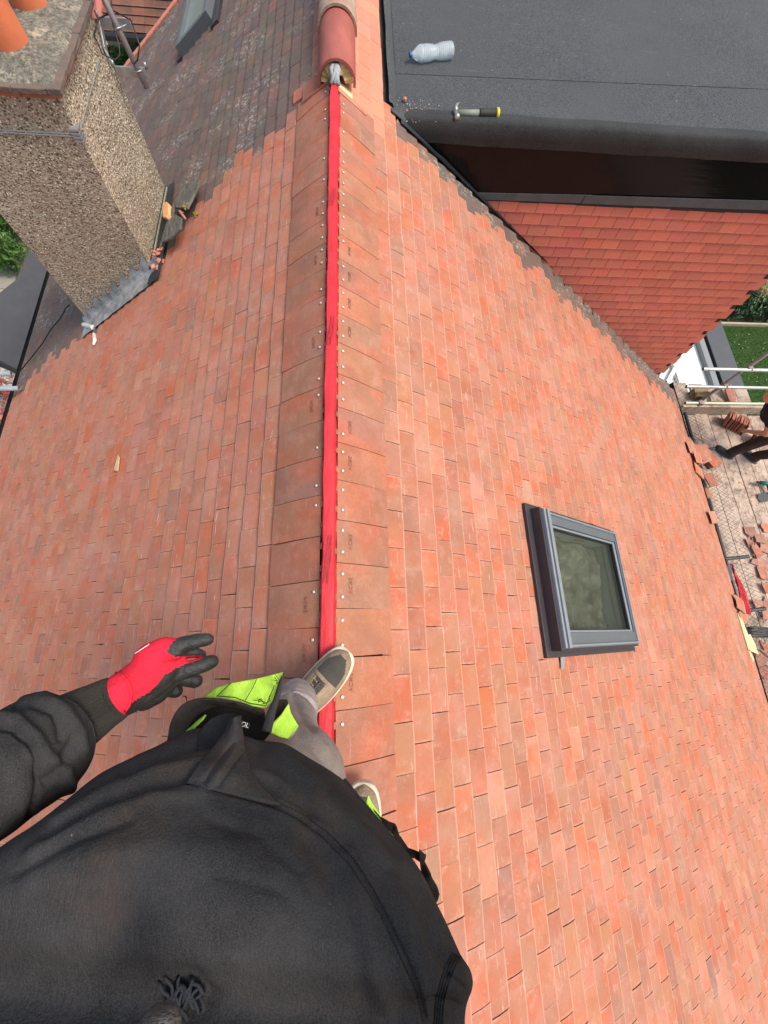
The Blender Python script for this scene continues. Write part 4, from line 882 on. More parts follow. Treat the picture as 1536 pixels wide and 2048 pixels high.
# tiles stacked on the boards
def flat_tile_mb(M_, col, mb, w_=.165, l_=.265, t_=.012): mb.box((-w_/2, -l_/2, 0), (w_/2, l_/2, t_), M_, (*col, random.random()), jit=.002)
def tile_stack(name, base, nn, lean, rz, label, dirv, group=None, pal=NEW):
    t = thing(name, label, 'tile stack', base, group)
    for k in range(nn):
        mb = MB(); M_ = Matrix.Translation(Vector(base)+Vector(dirv)*k*random.uniform(.020, .024)) @ Matrix.Rotation(rz+random.gauss(0, .06), 4, 'Z') @ Matrix.Rotation(lean+random.gauss(0, .03), 4, 'X') @ Matrix.Rotation(random.gauss(0, .02), 4, 'Y')
        flat_tile_mb(M_, pick(pal), mb); mb.build('tile', M['clay_new'], t)
    return t
tile_stack('stacked_tiles', (6.32, 3.10, BZ+.09), 15, rad(72), rad(60), 'leaning row of about fifteen dusty tiles on edge beside the toe board', (-.85, .50, .0))
tile_stack('stacked_tiles', (6.48, 2.86, BZ+.06), 6, rad(68), rad(35), 'smaller leaning bundle of red tiles by the worker boots', (-.4, .85, 0))
tile_stack('stacked_tiles', (6.30, 3.72, BZ+.05), 3, rad(25), rad(30), 'three loose tiles propped on the upper boards behind the toe board', (-.2, .5, .5))
mb = MB(); mb.prism([Zp(1392, 800, BZ+.02), Zp(1398, 783, BZ+.02), Zp(1403, 786, BZ+.02), Zp(1396, 803, BZ+.02)], (0, 0, .10)); tag(mb.build('timber_block', M['oldwood']), 'brown wood block on the far end of the scaffold boards', 'wood block')
mb = MB(); mb.box((5.62, 3.66, BZ+.01), (5.86, 3.80, BZ+.13), jit=.01); mb.prism([(5.60, 3.64, BZ+.13), (5.88, 3.64, BZ+.13), (5.84, 3.70, BZ+.16), (5.64, 3.70, BZ+.16)], (0, .02, .01)); tag(mb.build('cardboard_scrap', mat('brown_card', (.22, .15, .07), .9, .3, 12), None, bevel=.005), 'crumpled brown card box beside the grey trowel bag on the far boards', 'box')
mb = MB(); mb.box((5.86, 3.52, BZ+.01), (6.08, 3.60, BZ+.09), jit=.012); tag(mb.build('tool_bag', mat('teal_bag', (.08, .13, .14), .8, .2), None, bevel=.01), 'small teal grey bag tucked behind the toe board', 'bag')
tile_stack('stacked_tiles', (5.10, 2.46, BZ+.38), 5, rad(8), rad(15), 'pile of pink tiles resting at the gutter beside the worker foot', (.03, -.02, 1.0))
tile_stack('stacked_tiles', (5.23, 2.40, BZ+.34), 5, rad(-6), rad(20), 'second pile of pink tiles lying just outside the first at the gutter', (.02, -.03, 1.0))
for (u, v, z, rz, c, lb) in ((1380, 890, -3.35, .4, (.40, .24, .14), 'tan tile tilted against the eave at the top of the tile piles'), (1420, 960, -3.42, .25, (.33, .10, .055), 'dark rust red tile bridging the gutter and scaffold tube'), (1408, 984, -3.46, .35, (.30, .10, .06), 'small dark red tile half hidden under the rust red one'), (1398, 905, -3.4, -.3, (.42, .19, .13), 'curved pink tile fragment lying over the gutter bracket')):
    mb = MB(); flat_tile_mb(Matrix.Translation(Zp(u, v, z)) @ Matrix.Rotation(rz, 4, 'Z') @ Matrix.Rotation(rad(12), 4, 'Y'), c, mb, l_=.2 if c[1] < .12 else .22); tag(mb.build('loose_tile', M['clay_top']), lb, 'tile')
# broken tiles on the boards: each shard its own object
spots = [(1500, 1065, .10), (1514, 1076, .10), (1500, 1085, .09), (1527, 1055, .12), (1510, 1100, .12), (1520, 1125, .16), (1532, 1095, .14), (1528, 1150, .15), (1534, 1180, .12), (1528, 1205, .10), (1534, 1232, .14), (1515, 1212, .1), (1532, 1300, .14), (1520, 1330, .14), (1534, 1345, .12), (1522, 1350, .12), (1532, 1385, .16)]
ORD = 'first second third fourth fifth sixth seventh eighth ninth tenth eleventh twelfth thirteenth fourteenth fifteenth sixteenth seventeenth'.split()
spots.sort(key=lambda q: (q[1], q[0]))
for i, (u, v, r) in enumerate(spots):
    p = Zp(u, v, BZ+.012+.014*(i % 3)); a0 = random.uniform(0, 3.1); hw, hl = .0825*random.uniform(.75, 1), r*random.uniform(.75, 1.05)
    out = [(-hw, -hl), (hw, -hl)] + [(hw - 2*hw*t, hl*random.uniform(.15, 1.0)) for t in sorted(random.sample([.0, .22, .5, .7, 1.0], 4))]
    ca, sa_ = math.cos(a0), math.sin(a0); tx, ty = random.gauss(0, .09), random.gauss(0, .09)
    mb = MB(); mb.prism([p+Vector((x*ca-y*sa_, x*sa_+y*ca, x*tx+y*ty)) for x, y in out], (0, 0, .012), (*random.choice([(.40, .19, .13), (.34, .17, .12), (.45, .24, .18), (.24, .16, .12), (.36, .14, .09)]), random.random()))
    tag(mb.build('broken_tile', M['clay_new']), 'broken clay tile piece, '+ORD[i]+' counting down the rubble from the drill', 'broken tile', 'tile shards strewn on the scaffold boards')
mb = MB()
for k in range(1500): chunk(mb, (random.uniform(5.45, 6.6), random.uniform(-2.4, 3.3), BZ+.006), random.uniform(.002, .010), .5, (*pick(NEW), random.random()))
tag(mb.build('tile_crumbs', M['clay_new']), 'small clay crumbs and dust scattered on the scaffold boards', 'crumbs', kind='stuff')
# red membrane scrap, box, drill
mb = MB(); e0 = [(1461, 1128), (1466, 1148), (1472, 1168), (1480, 1190), (1483, 1228)]; e1 = [(1464, 1128), (1472, 1145), (1478, 1160), (1490, 1190), (1505, 1230)]; vs = []
for (a, b) in zip(e0, e1):
    for t in (0, .25, .5, .75, 1): vs.append(Zp(a[0]+(b[0]-a[0])*t, a[1]+(b[1]-a[1])*t, -3.38) + Vector((0, 0, .03*math.sin(t*5+a[1]*.05))))
mb.add(vs, [(i*5+j, i*5+j+1, i*5+6+j, i*5+5+j) for i in range(4) for j in range(4)]); o = tag(mb.build('membrane_scrap', mat('bright_red_membrane', (.55, .006, .02), .6, .1), None, True), 'torn strip of red roofing membrane hanging over the scaffold at the eave', 'membrane'); o.modifiers.new('t', 'SOLIDIFY').thickness = .002
mb = MB(); mb.prism([Zp(1434, 1090, -3.36), Zp(1440, 1090, -3.38), Zp(1447, 1115, -3.38), Zp(1442, 1121, -3.37)], (0, 0, .003)); tag(mb.build('membrane_scrap', mat('bright_red_membrane2', (.55, .006, .02), .6, .1)), 'narrow red membrane sliver poking from under the eave tiles', 'membrane')
mb = MB(); mb.prism([Zp(1452, 1132, -3.36), Zp(1462, 1130, -3.36), Zp(1463, 1160, -3.36), Zp(1458, 1164, -3.36)], (0, 0, .01)); tag(mb.build('felt_scrap', M['lead_dark']), 'dark grey felt scrap left of the red membrane strip', 'felt scrap')
mb = MB(); mb.prism([Zp(1459, 1218, -3.25), Zp(1472, 1226, -3.25), Zp(1493, 1300, -3.25), Zp(1486, 1303, -3.25)], (0, 0, .012)); mb.prism([Zp(1472, 1226, -3.25), Zp(1477, 1226, -3.27), Zp(1502, 1292, -3.27), Zp(1494, 1300, -3.25)], (0, 0, .02))
mb.prism([Zp(1494, 1290, -3.26), Zp(1510, 1290, -3.28), Zp(1517, 1309, -3.28), Zp(1500, 1302, -3.26)], (0, 0, .004)); mb.prism([Zp(1496, 1270, -3.3), Zp(1500, 1268, -3.32), Zp(1511, 1290, -3.32), Zp(1497, 1292, -3.3)], (0, 0, .004)); mb.prism([Zp(1486, 1303, -3.25), Zp(1500, 1302, -3.25), Zp(1508, 1318, -3.28), Zp(1506, 1325, -3.28), Zp(1492, 1324, -3.28)], (0, 0, .003))
tag(mb.build('cardboard_box', M['card'], None), 'long open cardboard box lying along the eave below the red membrane', 'box')
dr = thing('power_drill', 'teal and black cordless drill on the scaffold at the right edge', 'drill', Zp(1532, 985, BZ))
b = Zp(1520, 965, BZ+.08); mb = MB(); mb.tube([b, b+Vector((.10, -.02, .01)), b+Vector((.18, -.04, .01))], [.028, .034, .03], 12); mb.build('motor_housing', mat('teal_plastic', (.0, .14, .14), .45), dr, True)
mb = MB(); mb.tube([b+Vector((.12, -.03, 0)), b+Vector((.13, -.16, -.02))], [.022, .02], 10); mb.box(tuple(b+Vector((.09, -.24, -.06))), tuple(b+Vector((.17, -.15, .02)))); mb.build('handle', M['black'], dr, bevel=.006)
mb = MB(); mb.tube([b+Vector((-.001, 0, 0)), b+Vector((-.05, .01, 0))], [.02, .014], 12); mb.build('chuck', M['black'], dr, True)
mb = MB(); mb.tube([Zp(1528, 995, BZ+.03), Zp(1528, 995, BZ+.07)], .07, 20); tag(mb.build('tape_roll', mat('grey_roll', (.22, .23, .22), .6)), 'round grey tape roll beneath the drill', 'roll')
pk = thing('extension_lead', 'bundle of black power leads crossing the scaffold tube beyond the cardboard box', 'cable', Zp(1520, 1262, BZ)); mb = MB()
for k in range(7):
    A0, B0 = Zp(1488, 1256+3*k, -3.62+.01*(k % 3)), Zp(1560, 1258+3*k, -3.62+.01*(k % 2))
    mb.tube([A0, A0.lerp(B0, .3)+Vector((0, random.uniform(-.015, .015), .012)), A0.lerp(B0, .6)+Vector((0, random.uniform(-.02, .02), 0)), B0], .013, 7)
mb.build('coil', M['black'], pk, True)
# ================================================================== WORKER ON THE SCAFFOLD
def P3(u, v, z): return Zp(u, v, z)
wk = thing('person', 'worker in black top and dark brown trousers bending over the tiles on the scaffold', 'person', (6.3, 2.7, BZ))
a1, k1, hp = P3(1462, 905, BZ+.10), P3(1528, 880, -3.42), P3(1592, 850, -3.02)
a2, k2 = P3(1512, 912, BZ+.10), P3(1580, 903, -3.42)
ch_, sh_ = P3(1552, 826, -2.80), P3(1556, 812, -2.66); hd = P3(1547, 792, -2.50)
el, ha_ = P3(1533, 868, -3.05), P3(1492, 862, -3.55)
el2, ha2 = P3(1580, 800, -3.0), P3(1540, 850, -3.45)
fg = []
for (H, E) in ((ha_, el), (ha2, el2)):
    dv = (H-E).normalized(); sd = dv.cross(Vector((0, 0, 1))).normalized()
    for i, (off, ln) in enumerate(((-.03, .07), (-.01, .085), (.01, .08), (.03, .065))): fg.append(([H+sd*off, H+sd*off+dv*ln*.5+Vector((0, 0, -.01)), H+sd*off+dv*ln+Vector((0, 0, -.035))], [.011, .010, .008]))
    fg.append(([H-sd*.03-dv*.03, H-sd*.06+dv*.02], [.012, .009])); fg.append(([E, H-dv*.05, H, H+dv*.02], [.045, .03, .035, .03], .8))
blob('body', [([a1, k1, hp], [.045, .06, .10]), ([a2, k2, hp], [.045, .06, .10]), ([hp, ch_, sh_], [.12, .13, .12]), ([sh_, hd], [.06, .07]), ([hd-Vector((0,0,.03)), hd+Vector((0, 0, .06))], [.08, .09]), ([sh_, el], [.06, .045]), ([sh_, el2, ha2], [.06, .045, .03])] + fg, .009, M['skin'], wk)
blob('trousers', [([a1+Vector((0,0,.02)), (a1+k1)/2, k1, (k1+hp)/2, hp], [.070, .078, .088, .10, .14]), ([a2+Vector((0,0,.02)), (a2+k2)/2, k2, hp], [.07, .08, .09, .14])], .012, mat('dark_brown_trouser', (.045, .026, .022), .95, .4, 12, .6, 30), wk, 3)
blob('top', [([hp+Vector((0, 0, .06)), (hp+ch_)/2, ch_, sh_], [.15, .155, .165, .14]), ([sh_, sh_.lerp(el, .6)], [.085, .07]), ([sh_, sh_.lerp(el2, .6)], [.085, .07])], .012, mat('black_top', (.008, .010, .018), .95, .3, 10, .4, 30), wk, 3)
mb = MB(); lathe(mb, [(.115, .0), (.112, .04), (.095, .085), (.06, .11), (.02, .118)], Matrix.Translation(hd+Vector((0, 0, .03))), 24); mb.build('beanie', mat('mustard_knit', (.62, .36, .03), .95, .2, 60, .8, 200), wk, True)
for (p, dx) in ((a1, (-.75, .65)), (a2, (-.55, .8))):
    dv = Vector((*dx, 0)).normalized(); b0 = Vector((p.x, p.y, BZ))-dv*.05
    bo = blob('boot', [([b0+Vector((0,0,.045)), b0+dv*.10+Vector((0,0,.05)), b0+dv*.22+Vector((0,0,.045))], [.042, .045, .046]), ([b0+Vector((0,0,.05)), b0+dv*.03+Vector((0,0,.16))], [.045, .05])], .008, mat('dark_boot_leather', (.02, .022, .028), .5, .3, 20, .3, 60), wk, 2)
    mb = MB(); sd = dv.cross(Vector((0, 0, 1))); out = []
    for k in range(24):
        a = 2*math.pi*k/24; out.append(b0+dv*(.09+.155*math.cos(a))+sd*(.047+.006*math.cos(a))*math.sin(a)*1.05+Vector((0, 0, .002)))
    mb.prism(out, (0, 0, .022)); mb.build('boot_sole', mat('grey_sole', (.10, .10, .10), .8), bo)
# ================================================================== THE ROOFER (first-person view down the body)
rf = thing('person', 'roofer in charcoal hoodie, grey trousers and red glove standing astride the ridge', 'person', (0, -.3, 0))
def catmull(P, n):
    P = [np.array(p, float) for p in P]; P = [2*P[0]-P[1]] + P + [2*P[-1]-P[-2]]; out = []
    m = len(P)-3
    for i in range(n):
        t = i/(n-1)*m; k = min(int(t), m-1); t -= k; a, b, c, d_ = P[k:k+4]
        out.append(.5*((2*b)+(-a+c)*t+(2*a-5*b+4*c-d_)*t*t+(-a+3*b-3*c+d_)*t**3))
    return out
RMn = np.array(RM); CAMn = np.array(CAM)
def pixn(V):
    q = (V-CAMn) @ RMn; z = np.minimum(q[:, 2], -1e-3); return np.stack([768+F*q[:, 0]/-z, 1024-F*q[:, 1]/-z], 1), q[:, 2] < -1e-3
def polydist(UV, pl):
    best = np.full(len(UV), 1e9)
    for a, b in zip(pl, pl[1:]):
        a = np.array(a, float); b = np.array(b, float); ab = b-a; t = np.clip(((UV-a) @ ab)/(ab @ ab), 0, 1)
        best = np.minimum(best, np.linalg.norm(UV-(a+t[:, None]*ab), axis=1))
    return best
def grid_mesh(name, G, mt, parent, folds=(), nz=0.0, fk=1.0, closed=True, caps=True, ribs=None):
    """G: (rows, cols, 3) closed tube grid of cloth; folds are worked into its facing side, then shrunk or raised along normals"""
    R_, C_ = G.shape[:2]; V = G.reshape(-1, 3).copy()
    du = np.roll(G, -1, 1)-np.roll(G, 1, 1); dv = np.gradient(G, axis=0); Nn = np.cross(du, dv).reshape(-1, 3); Nn /= np.linalg.norm(Nn, axis=1)[:, None]+1e-9
    cen = np.repeat(G.mean(1), C_, axis=0)
    if ((V-cen)*Nn).sum() < 0: Nn = -Nn
    UV, ok = pixn(V); facing = ((CAMn-V)*Nn).sum(1) > 0
    disp = np.zeros(len(V))
    for pl, wd, h in folds:
        d_ = polydist(UV, pl); disp += np.where(facing & ok, h*fk*np.exp(-(d_/wd)**2), 0)
    if nz: disp += nz*np.array([mnoise.noise(Vector(v*9)) + .5*mnoise.noise(Vector(v*23)) + .22*abs(mnoise.noise(Vector((v[0]*40+v[1]*14, v[1]*34, v[2]*60)))) for v in V])
    if ribs: disp += np.tile(ribs[1]*np.cos(np.arange(C_)*2*np.pi*ribs[0]/C_), R_)
    V = V + Nn*disp[:, None]
    fs = [(i*C_+j, i*C_+(j+1) % C_, (i+1)*C_+(j+1) % C_, (i+1)*C_+j) for i in range(R_-1) for j in range(C_)]
    if caps: fs += [tuple(range(C_))[::-1], tuple((R_-1)*C_+j for j in range(C_))]
    me = bpy.data.meshes.new(name); me.from_pydata(V.tolist(), [], fs); me.polygons.foreach_set('use_smooth', [True]*len(fs)); 
    bm = bmesh.new(); bm.from_mesh(me); bmesh.ops.recalc_face_normals(bm, faces=bm.faces); bm.to_mesh(me); bm.free()
    return link(name, me, mt, parent)
def torso_grid(rings, rows, cols):
    P = catmull([np.concatenate([r[0], r[1], [r[2], r[3]], (r[4] if len(r) > 4 else [9, 9, 9])]) for r in rings], rows)
    G = np.zeros((rows, cols, 3))
    for i, q in enumerate(P):
        L_, R_ = q[:3], q[3:6]; c = (L_+R_)/2; ax = (R_-L_)/2; f = CAMn-c; 
        if len(rings[0]) > 4: f = q[8:11]
        f = f - ax*(f @ ax)/(ax @ ax); f /= np.linalg.norm(f)
        th = np.arange(cols)*2*np.pi/cols; cs, sn = np.cos(th), np.sin(th); b = np.where(sn > 0, q[6], q[7])
        e = .88
        G[i] = c + np.outer(np.sign(cs)*np.abs(cs)**e, ax) + np.outer(np.sign(sn)*np.abs(sn)**e*b, f)
    return G
D3 = lambda u, v, d_: np.array(Dp(u, v, d_))
W3 = lambda *a: np.array(a, float)
fwd = W3(.25, .85, .45)
def FV(L_, R_): return CAMn-(L_+R_)/2
rings = []
for (l, r, bf, bb) in (((372, 1470, .60), (688, 1574, .63), .085, .09), ((318, 1500, .555), (742, 1638, .575), .10, .12), ((208, 1556, .50), (826, 1732, .51), .10, .14), ((108, 1640, .455), (874, 1828, .46), .115, .15),
                       ((-5, 1722, .43), (910, 1905, .43), .12, .16), ((-130, 1850, .42), (940, 1960, .41), .12, .16), ((-230, 2010, .41), (930, 2090, .39), .12, .16)):
    L_, R_ = D3(*l), D3(*r); 
    kk = [.35, .3, .2, .1, .05, 0, 0][len(rings)]; fvv = FV(L_, R_)/np.linalg.norm(FV(L_, R_)); rings.append((L_, R_, bf, bb, fvv + kk*np.array(RM @ Vector((.25, 1, 0)))))
f2 = W3(.15, .9, .3); f3 = W3(.1, 1, .1)
rings += [(W3(-.30, -.42, 1.08), W3(.20, -.44, 1.10), .12, .14, f2), (W3(-.31, -.52, 1.25), W3(.20, -.54, 1.26), .11, .13, f3), (W3(-.27, -.58, 1.37), W3(.17, -.59, 1.37), .09, .11, f3), (W3(-.17, -.60, 1.44), W3(.07, -.60, 1.44), .07, .10, f3), (W3(-.13, -.60, 1.49), W3(.03, -.60, 1.49), .07, .09, f3)]
G = torso_grid(rings, 300, 460)
seam = [(372, 1567), (420, 1575), (470, 1588), (530, 1603), (595, 1632), (650, 1672), (700, 1722), (738, 1780), (765, 1830), (800, 1900), (835, 1980), (850, 2048)]
off = lambda pl, dx, dy: [(a+dx, b+dy) for a, b in pl]
FOLD = [(seam, 5, -.0045), (off(seam, 7, -9), 6, .003), (off(seam, -6, 10), 7, .002),
        ([(560, 1495), (620, 1560), (640, 1600), (700, 1650), (745, 1700), (790, 1735), (800, 1800), (815, 1880), (850, 1960)], 26, .010),
        ([(520, 1500), (580, 1560), (620, 1625), (680, 1690)], 16, -.006), ([(600, 1470), (690, 1560), (770, 1680), (840, 1800), (890, 1920)], 18, -.006),
        ([(640, 1650), (700, 1740), (730, 1840), (760, 1960), (790, 2060)], 22, .008), ([(620, 1680), (680, 1790), (710, 1900), (730, 2040)], 20, -.005),
        ([(110, 1645), (200, 1585), (300, 1540), (400, 1525)], 12, .007), ([(90, 1675), (200, 1610), (300, 1572), (375, 1560)], 9, -.008), ([(60, 1712), (180, 1640), (300, 1595), (400, 1590)], 14, .006), ([(40, 1745), (150, 1680), (260, 1640)], 12, -.005), ([(250, 1545), (340, 1500), (440, 1480)], 12, -.009),
        ([(0, 1790), (160, 1720), (320, 1690), (480, 1700)], 30, .005), ([(430, 1530), (560, 1560), (640, 1620)], 14, .005),
        ([(300, 1880), (420, 1820), (560, 1830)], 40, .004), ([(330, 1990), (380, 1950), (420, 1990)], 16, -.006), ([(420, 1640), (520, 1670), (600, 1740)], 12, -.0028), ([(440, 1750), (560, 1780), (640, 1860)], 16, -.003), ([(870, 1880), (905, 1960)], 9, -.004), ([(900, 1950), (925, 1975)], 6, -.004), ([(860, 1990), (915, 2010)], 7, -.004)]
tors = grid_mesh('hoodie', G, M['hoodie'], rf, FOLD, .0024, .68)
# ray casting tool: puts stitching exactly on the cloth
def bvh_of(o):
    me = o.data; return BVHTree.FromPolygons([o.matrix_world @ v.co for v in me.vertices], [tuple(p.vertices) for p in me.polygons])
bpy.context.view_layer.update(); BV = bvh_of(tors)
def on(bv, u, v, lift=.001):
    r = ray(u, v).normalized(); h = bv.ray_cast(CAM, r)
    return h[0] + (-r)*lift if h[0] is not None else None
def stitch(bv, pl, r, name, mt, parent, lift=.0005, dash=None):
    pts = []; mb = MB()
    for a, b in zip(pl, pl[1:]):
        n = max(2, int(math.hypot(b[0]-a[0], b[1]-a[1])/6))
        for k in range(n): pts.append((a[0]+(b[0]-a[0])*k/n, a[1]+(b[1]-a[1])*k/n))
    P = [on(bv, u, v, lift) for u, v in pts]; P = [p for p in P if p is not None]
    if dash:
        for i in range(0, len(P)-1): mb.tube([P[i], P[i].lerp(P[i+1], .6)], r, 5)
    elif len(P) > 2: mb.tube(P, r, 6)
    return mb.build(name, mt, parent, True)
stitch(BV, off(seam, 6, -7), .0007, 'seam_stitching', M['hood_seam'], tors, .0004, True)
stitch(BV, off(seam, -3, 4), .0007, 'seam_stitching', M['hood_seam'], tors, .0004, True)
rib1 = [(906, 1908), (892, 1935), (880, 1965), (872, 2000), (868, 2060)]
for k in range(4): stitch(BV, off(rib1, k*5, 2*k), .0011, 'pocket_rib', M['hood_seam'], tors, .0004)
# drawcord toggle and frayed cord
mb = MB(); tg = Dp(316, 2062, .245); tax = (Dp(322, 2000, .25)-tg).normalized()
lathe(mb, [(.0115, -.05), (.013, -.03), (.0135, 0), (.0125, .010), (.009, .0145), (.003, .016)], Matrix.Translation(tg-tax*.006) @ tax.to_track_quat('Z', 'Y').to_matrix().to_4x4(), 24); mb.build('drawcord_end', mat('grey_fuzzy_cord', (.12, .12, .11), .95, .5, 300, 1.0, 500), rf, True)
mb = MB(); random.seed(2)
for k in range(22):
    u0, v0 = random.uniform(325, 392), random.uniform(1950, 1985); pts = []
    for j in range(6):
        t = j/5; u = u0 + 14*math.sin(t*3+k) + t*8; v = v0 + t*random.uniform(30, 60); p = on(BV, u, v, .004+.006*math.sin(t*3.1)); 
        if p is not None: pts.append(p)
    if len(pts) > 2: mb.tube(pts, .0013, 5)
mb.build('frayed_thread', mat('dark_thread', (.022, .024, .03), .9), tors, True)
# cloth sheets
def sheet(name, pl, mt, parent, th=.003, wob=.004, cuts=3, smooth=True):
    bm = bmesh.new(); vs = [bm.verts.new(Dp(*p)) for p in pl]; bm.faces.new(vs); bmesh.ops.triangulate(bm, faces=bm.faces)
    for _ in range(cuts): bmesh.ops.subdivide_edges(bm, edges=bm.edges[:], cuts=1, use_grid_fill=True); bmesh.ops.triangulate(bm, faces=bm.faces)
    bmesh.ops.recalc_face_normals(bm, faces=bm.faces)
    for v in bm.verts:
        r = (v.co-CAM).normalized(); v.co += r*wob*(mnoise.noise(v.co*28)+.6*mnoise.noise(v.co*70))
    me = bpy.data.meshes.new(name); bm.to_mesh(me); bm.free(); me.polygons.foreach_set('use_smooth', [smooth]*len(me.polygons))
    o = link(name, me, mt, parent); m = o.modifiers.new('t', 'SOLIDIFY'); m.thickness = th; m.offset = 0; return o
def depth_on(bv, u, v):
    p = on(bv, u, v, 0); return None if p is None else -(RMI @ (p - CAM)).z
def strip(name, A, B, mt, parent, n=40, m_=16, bulge=0.0, th=.003, folds=(), wob=.002, hug=None):
    """cloth between two edge curves, arched towards the viewer by bulge"""
    if hug:
        fx = lambda q: (q[0], q[1], min(q[2], (depth_on(BV, q[0], q[1]) or 9) - hug))
        A = [fx(a) for a in A]; B = [fx(b) for b in B]
    ca, cb = catmull([D3(*a) for a in A], n), catmull([D3(*b) for b in B], n); vs = []
    for i in range(n):
        for j in range(m_+1):
            t = j/m_; p = ca[i]*(1-t)+cb[i]*t; r = CAMn-p; p = p + r/np.linalg.norm(r)*(bulge*math.sin(math.pi*t) + wob*mnoise.noise(Vector(p*30)))
            vs.append(p)
    V = np.array(vs)
    if folds:
        UV, ok = pixn(V)
        for pl, wd, h in folds: V = V + (CAMn-V)/np.linalg.norm(CAMn-V, axis=1)[:, None]*(h*np.exp(-(polydist(UV, pl)/wd)**2))[:, None]
    fs = [(i*(m_+1)+j, i*(m_+1)+j+1, (i+1)*(m_+1)+j+1, (i+1)*(m_+1)+j) for i in range(n-1) for j in range(m_)]
    me = bpy.data.meshes.new(name); me.from_pydata(V.tolist(), [], fs); me.polygons.foreach_set('use_smooth', [True]*len(fs)); me.update()
    o = link(name, me, mt, parent); m = o.modifiers.new('t', 'SOLIDIFY'); m.thickness = th; m.offset = 0; return o
# turned-up hem flap of the hoodie
flap = strip('hem_flap', [(372, 1568, .475), (395, 1535, .49), (425, 1500, .50), (450, 1465, .51), (462, 1438, .52)], [(560, 1612, .465), (510, 1560, .485), (490, 1510, .50), (484, 1470, .51), (479, 1431, .52)], M['hoodie'], tors, 60, 40, .014, .004, hug=.006, folds=
             [([(420, 1572), (445, 1535), (480, 1490)], 5, .004), ([(408, 1566), (432, 1530), (468, 1486)], 3.5, -.003), ([(438, 1574), (460, 1540), (486, 1505)], 3.5, -.003)])
strip('hem_flap', [(395, 1500, .53), (400, 1465, .55), (425, 1438, .56), (455, 1428, .555)], [(440, 1530, .50), (446, 1490, .515), (458, 1455, .525), (479, 1431, .525)], M['hood_seam'], tors, 30, 14, -.006, .004, hug=.004)
# label inside
mb = MB(); p = Dp(476, 1440, .575); q = Dp(500, 1447, .575); r_ = Dp(497, 1457, .573); s_ = Dp(477, 1452, .573); mb.prism([p, q, r_, s_], (0, 0, .002)); mb.build('woven_label', mat('black_label', (.02, .02, .02), .8), tors)
tc2 = bpy.data.curves.new('lbl', 'FONT'); tc2.body = 'TOL'; tc2.size = .0085; tc2.extrude = .0003; tc2.align_x = 'CENTER'; tc2.align_y = 'CENTER'; to2 = bpy.data.objects.new('lbl', tc2); COL.objects.link(to2); bpy.context.view_layer.update()
lm = bpy.data.meshes.new_from_object(to2.evaluated_get(bpy.context.evaluated_depsgraph_get())); bpy.data.objects.remove(to2); lm.materials.clear(); lm.materials.append(mat('label_white', (.6, .6, .6), .8))
lo = bpy.data.objects.new('label_lettering', lm); COL.objects.link(lo); lo.parent = tors; xx = (q-p).normalized(); zz = (CAM-p).normalized(); yy_ = zz.cross(xx).normalized(); zz = xx.cross(yy_)
lo.matrix_world = Matrix.Translation((p+q+r_+s_)/4 + zz*.004) @ Matrix((xx, yy_, zz)).transposed().to_4x4()
# sleeve and ribbed cuff of the left arm
def tube_grid(pts, rows, cols):
    P = catmull([np.concatenate([D3(u, v, d_), [rp*d_/F]]) for u, v, d_, rp in pts] if len(pts[0]) == 4 and pts[0][0] > 5 else pts, rows)
    P = np.array(P); C_ = P[:, :3]; T = np.gradient(C_, axis=0); T /= np.linalg.norm(T, axis=1)[:, None]; G = np.zeros((rows, cols, 3)); a = np.cross(T[0], W3(0, 0, 1)); th = np.arange(cols)*2*np.pi/cols
    for i in range(rows):
        a = a - T[i]*(a @ T[i]); a /= np.linalg.norm(a); b = np.cross(T[i], a); G[i] = C_[i] + P[i, 3]*(np.outer(np.cos(th), a)+np.outer(np.sin(th), b))
    return G
arm = [(238, 1392, .600, 38), (228, 1398, .598, 44), (205, 1411, .592, 48), (180, 1426, .585, 54), (150, 1444, .575, 60), (120, 1462, .565, 62)]
grid_mesh('ribbed_cuff', tube_grid(arm, 60, 560), cloth('ribbed_knit', (0.022, 0.020, 0.018), (0.045, 0.041, 0.037)), rf, (), .0006, ribs=(64, .0010))
def AP(u, v, d_, rp): return np.concatenate([D3(u, v, d_), [rp*d_/F]])
slv = [AP(128, 1457, .572, 54), AP(125, 1459, .568, 66), AP(118, 1465, .562, 80), AP(105, 1475, .552, 92), AP(86, 1489, .537, 101), AP(60, 1508, .515, 106), AP(20, 1536, .49, 108), AP(-30, 1572, .47, 112), AP(-100, 1620, .46, 112), np.array([-.40, -.30, 1.0, .075]), np.array([-.38, -.42, 1.14, .08]), np.array([-.30, -.53, 1.30, .09]), np.array([-.22, -.57, 1.35, .09])]
SF = [([(-20, 1452), (25, 1458), (55, 1482), (72, 1520), (74, 1570), (60, 1640)], 5, -.008), ([(-20, 1435), (35, 1440), (75, 1475), (95, 1510), (130, 1540), (134, 1562)], 12, .009), ([(60, 1500), (100, 1545), (135, 1575)], 14, .006), ([(10, 1420), (60, 1405), (110, 1420), (122, 1450), (125, 1475)], 9, -.006), ([(30, 1400), (90, 1392), (135, 1420), (160, 1460), (168, 1500)], 11, .005), ([(90, 1560), (120, 1535), (150, 1480)], 12, -.007), ([(-10, 1500), (30, 1530), (50, 1600)], 26, .004), ([(40, 1385), (20, 1410), (-20, 1425)], 9, -.004)]
grid_mesh('sleeve', tube_grid(slv, 200, 220), M['hoodie'], rf, SF, .004)
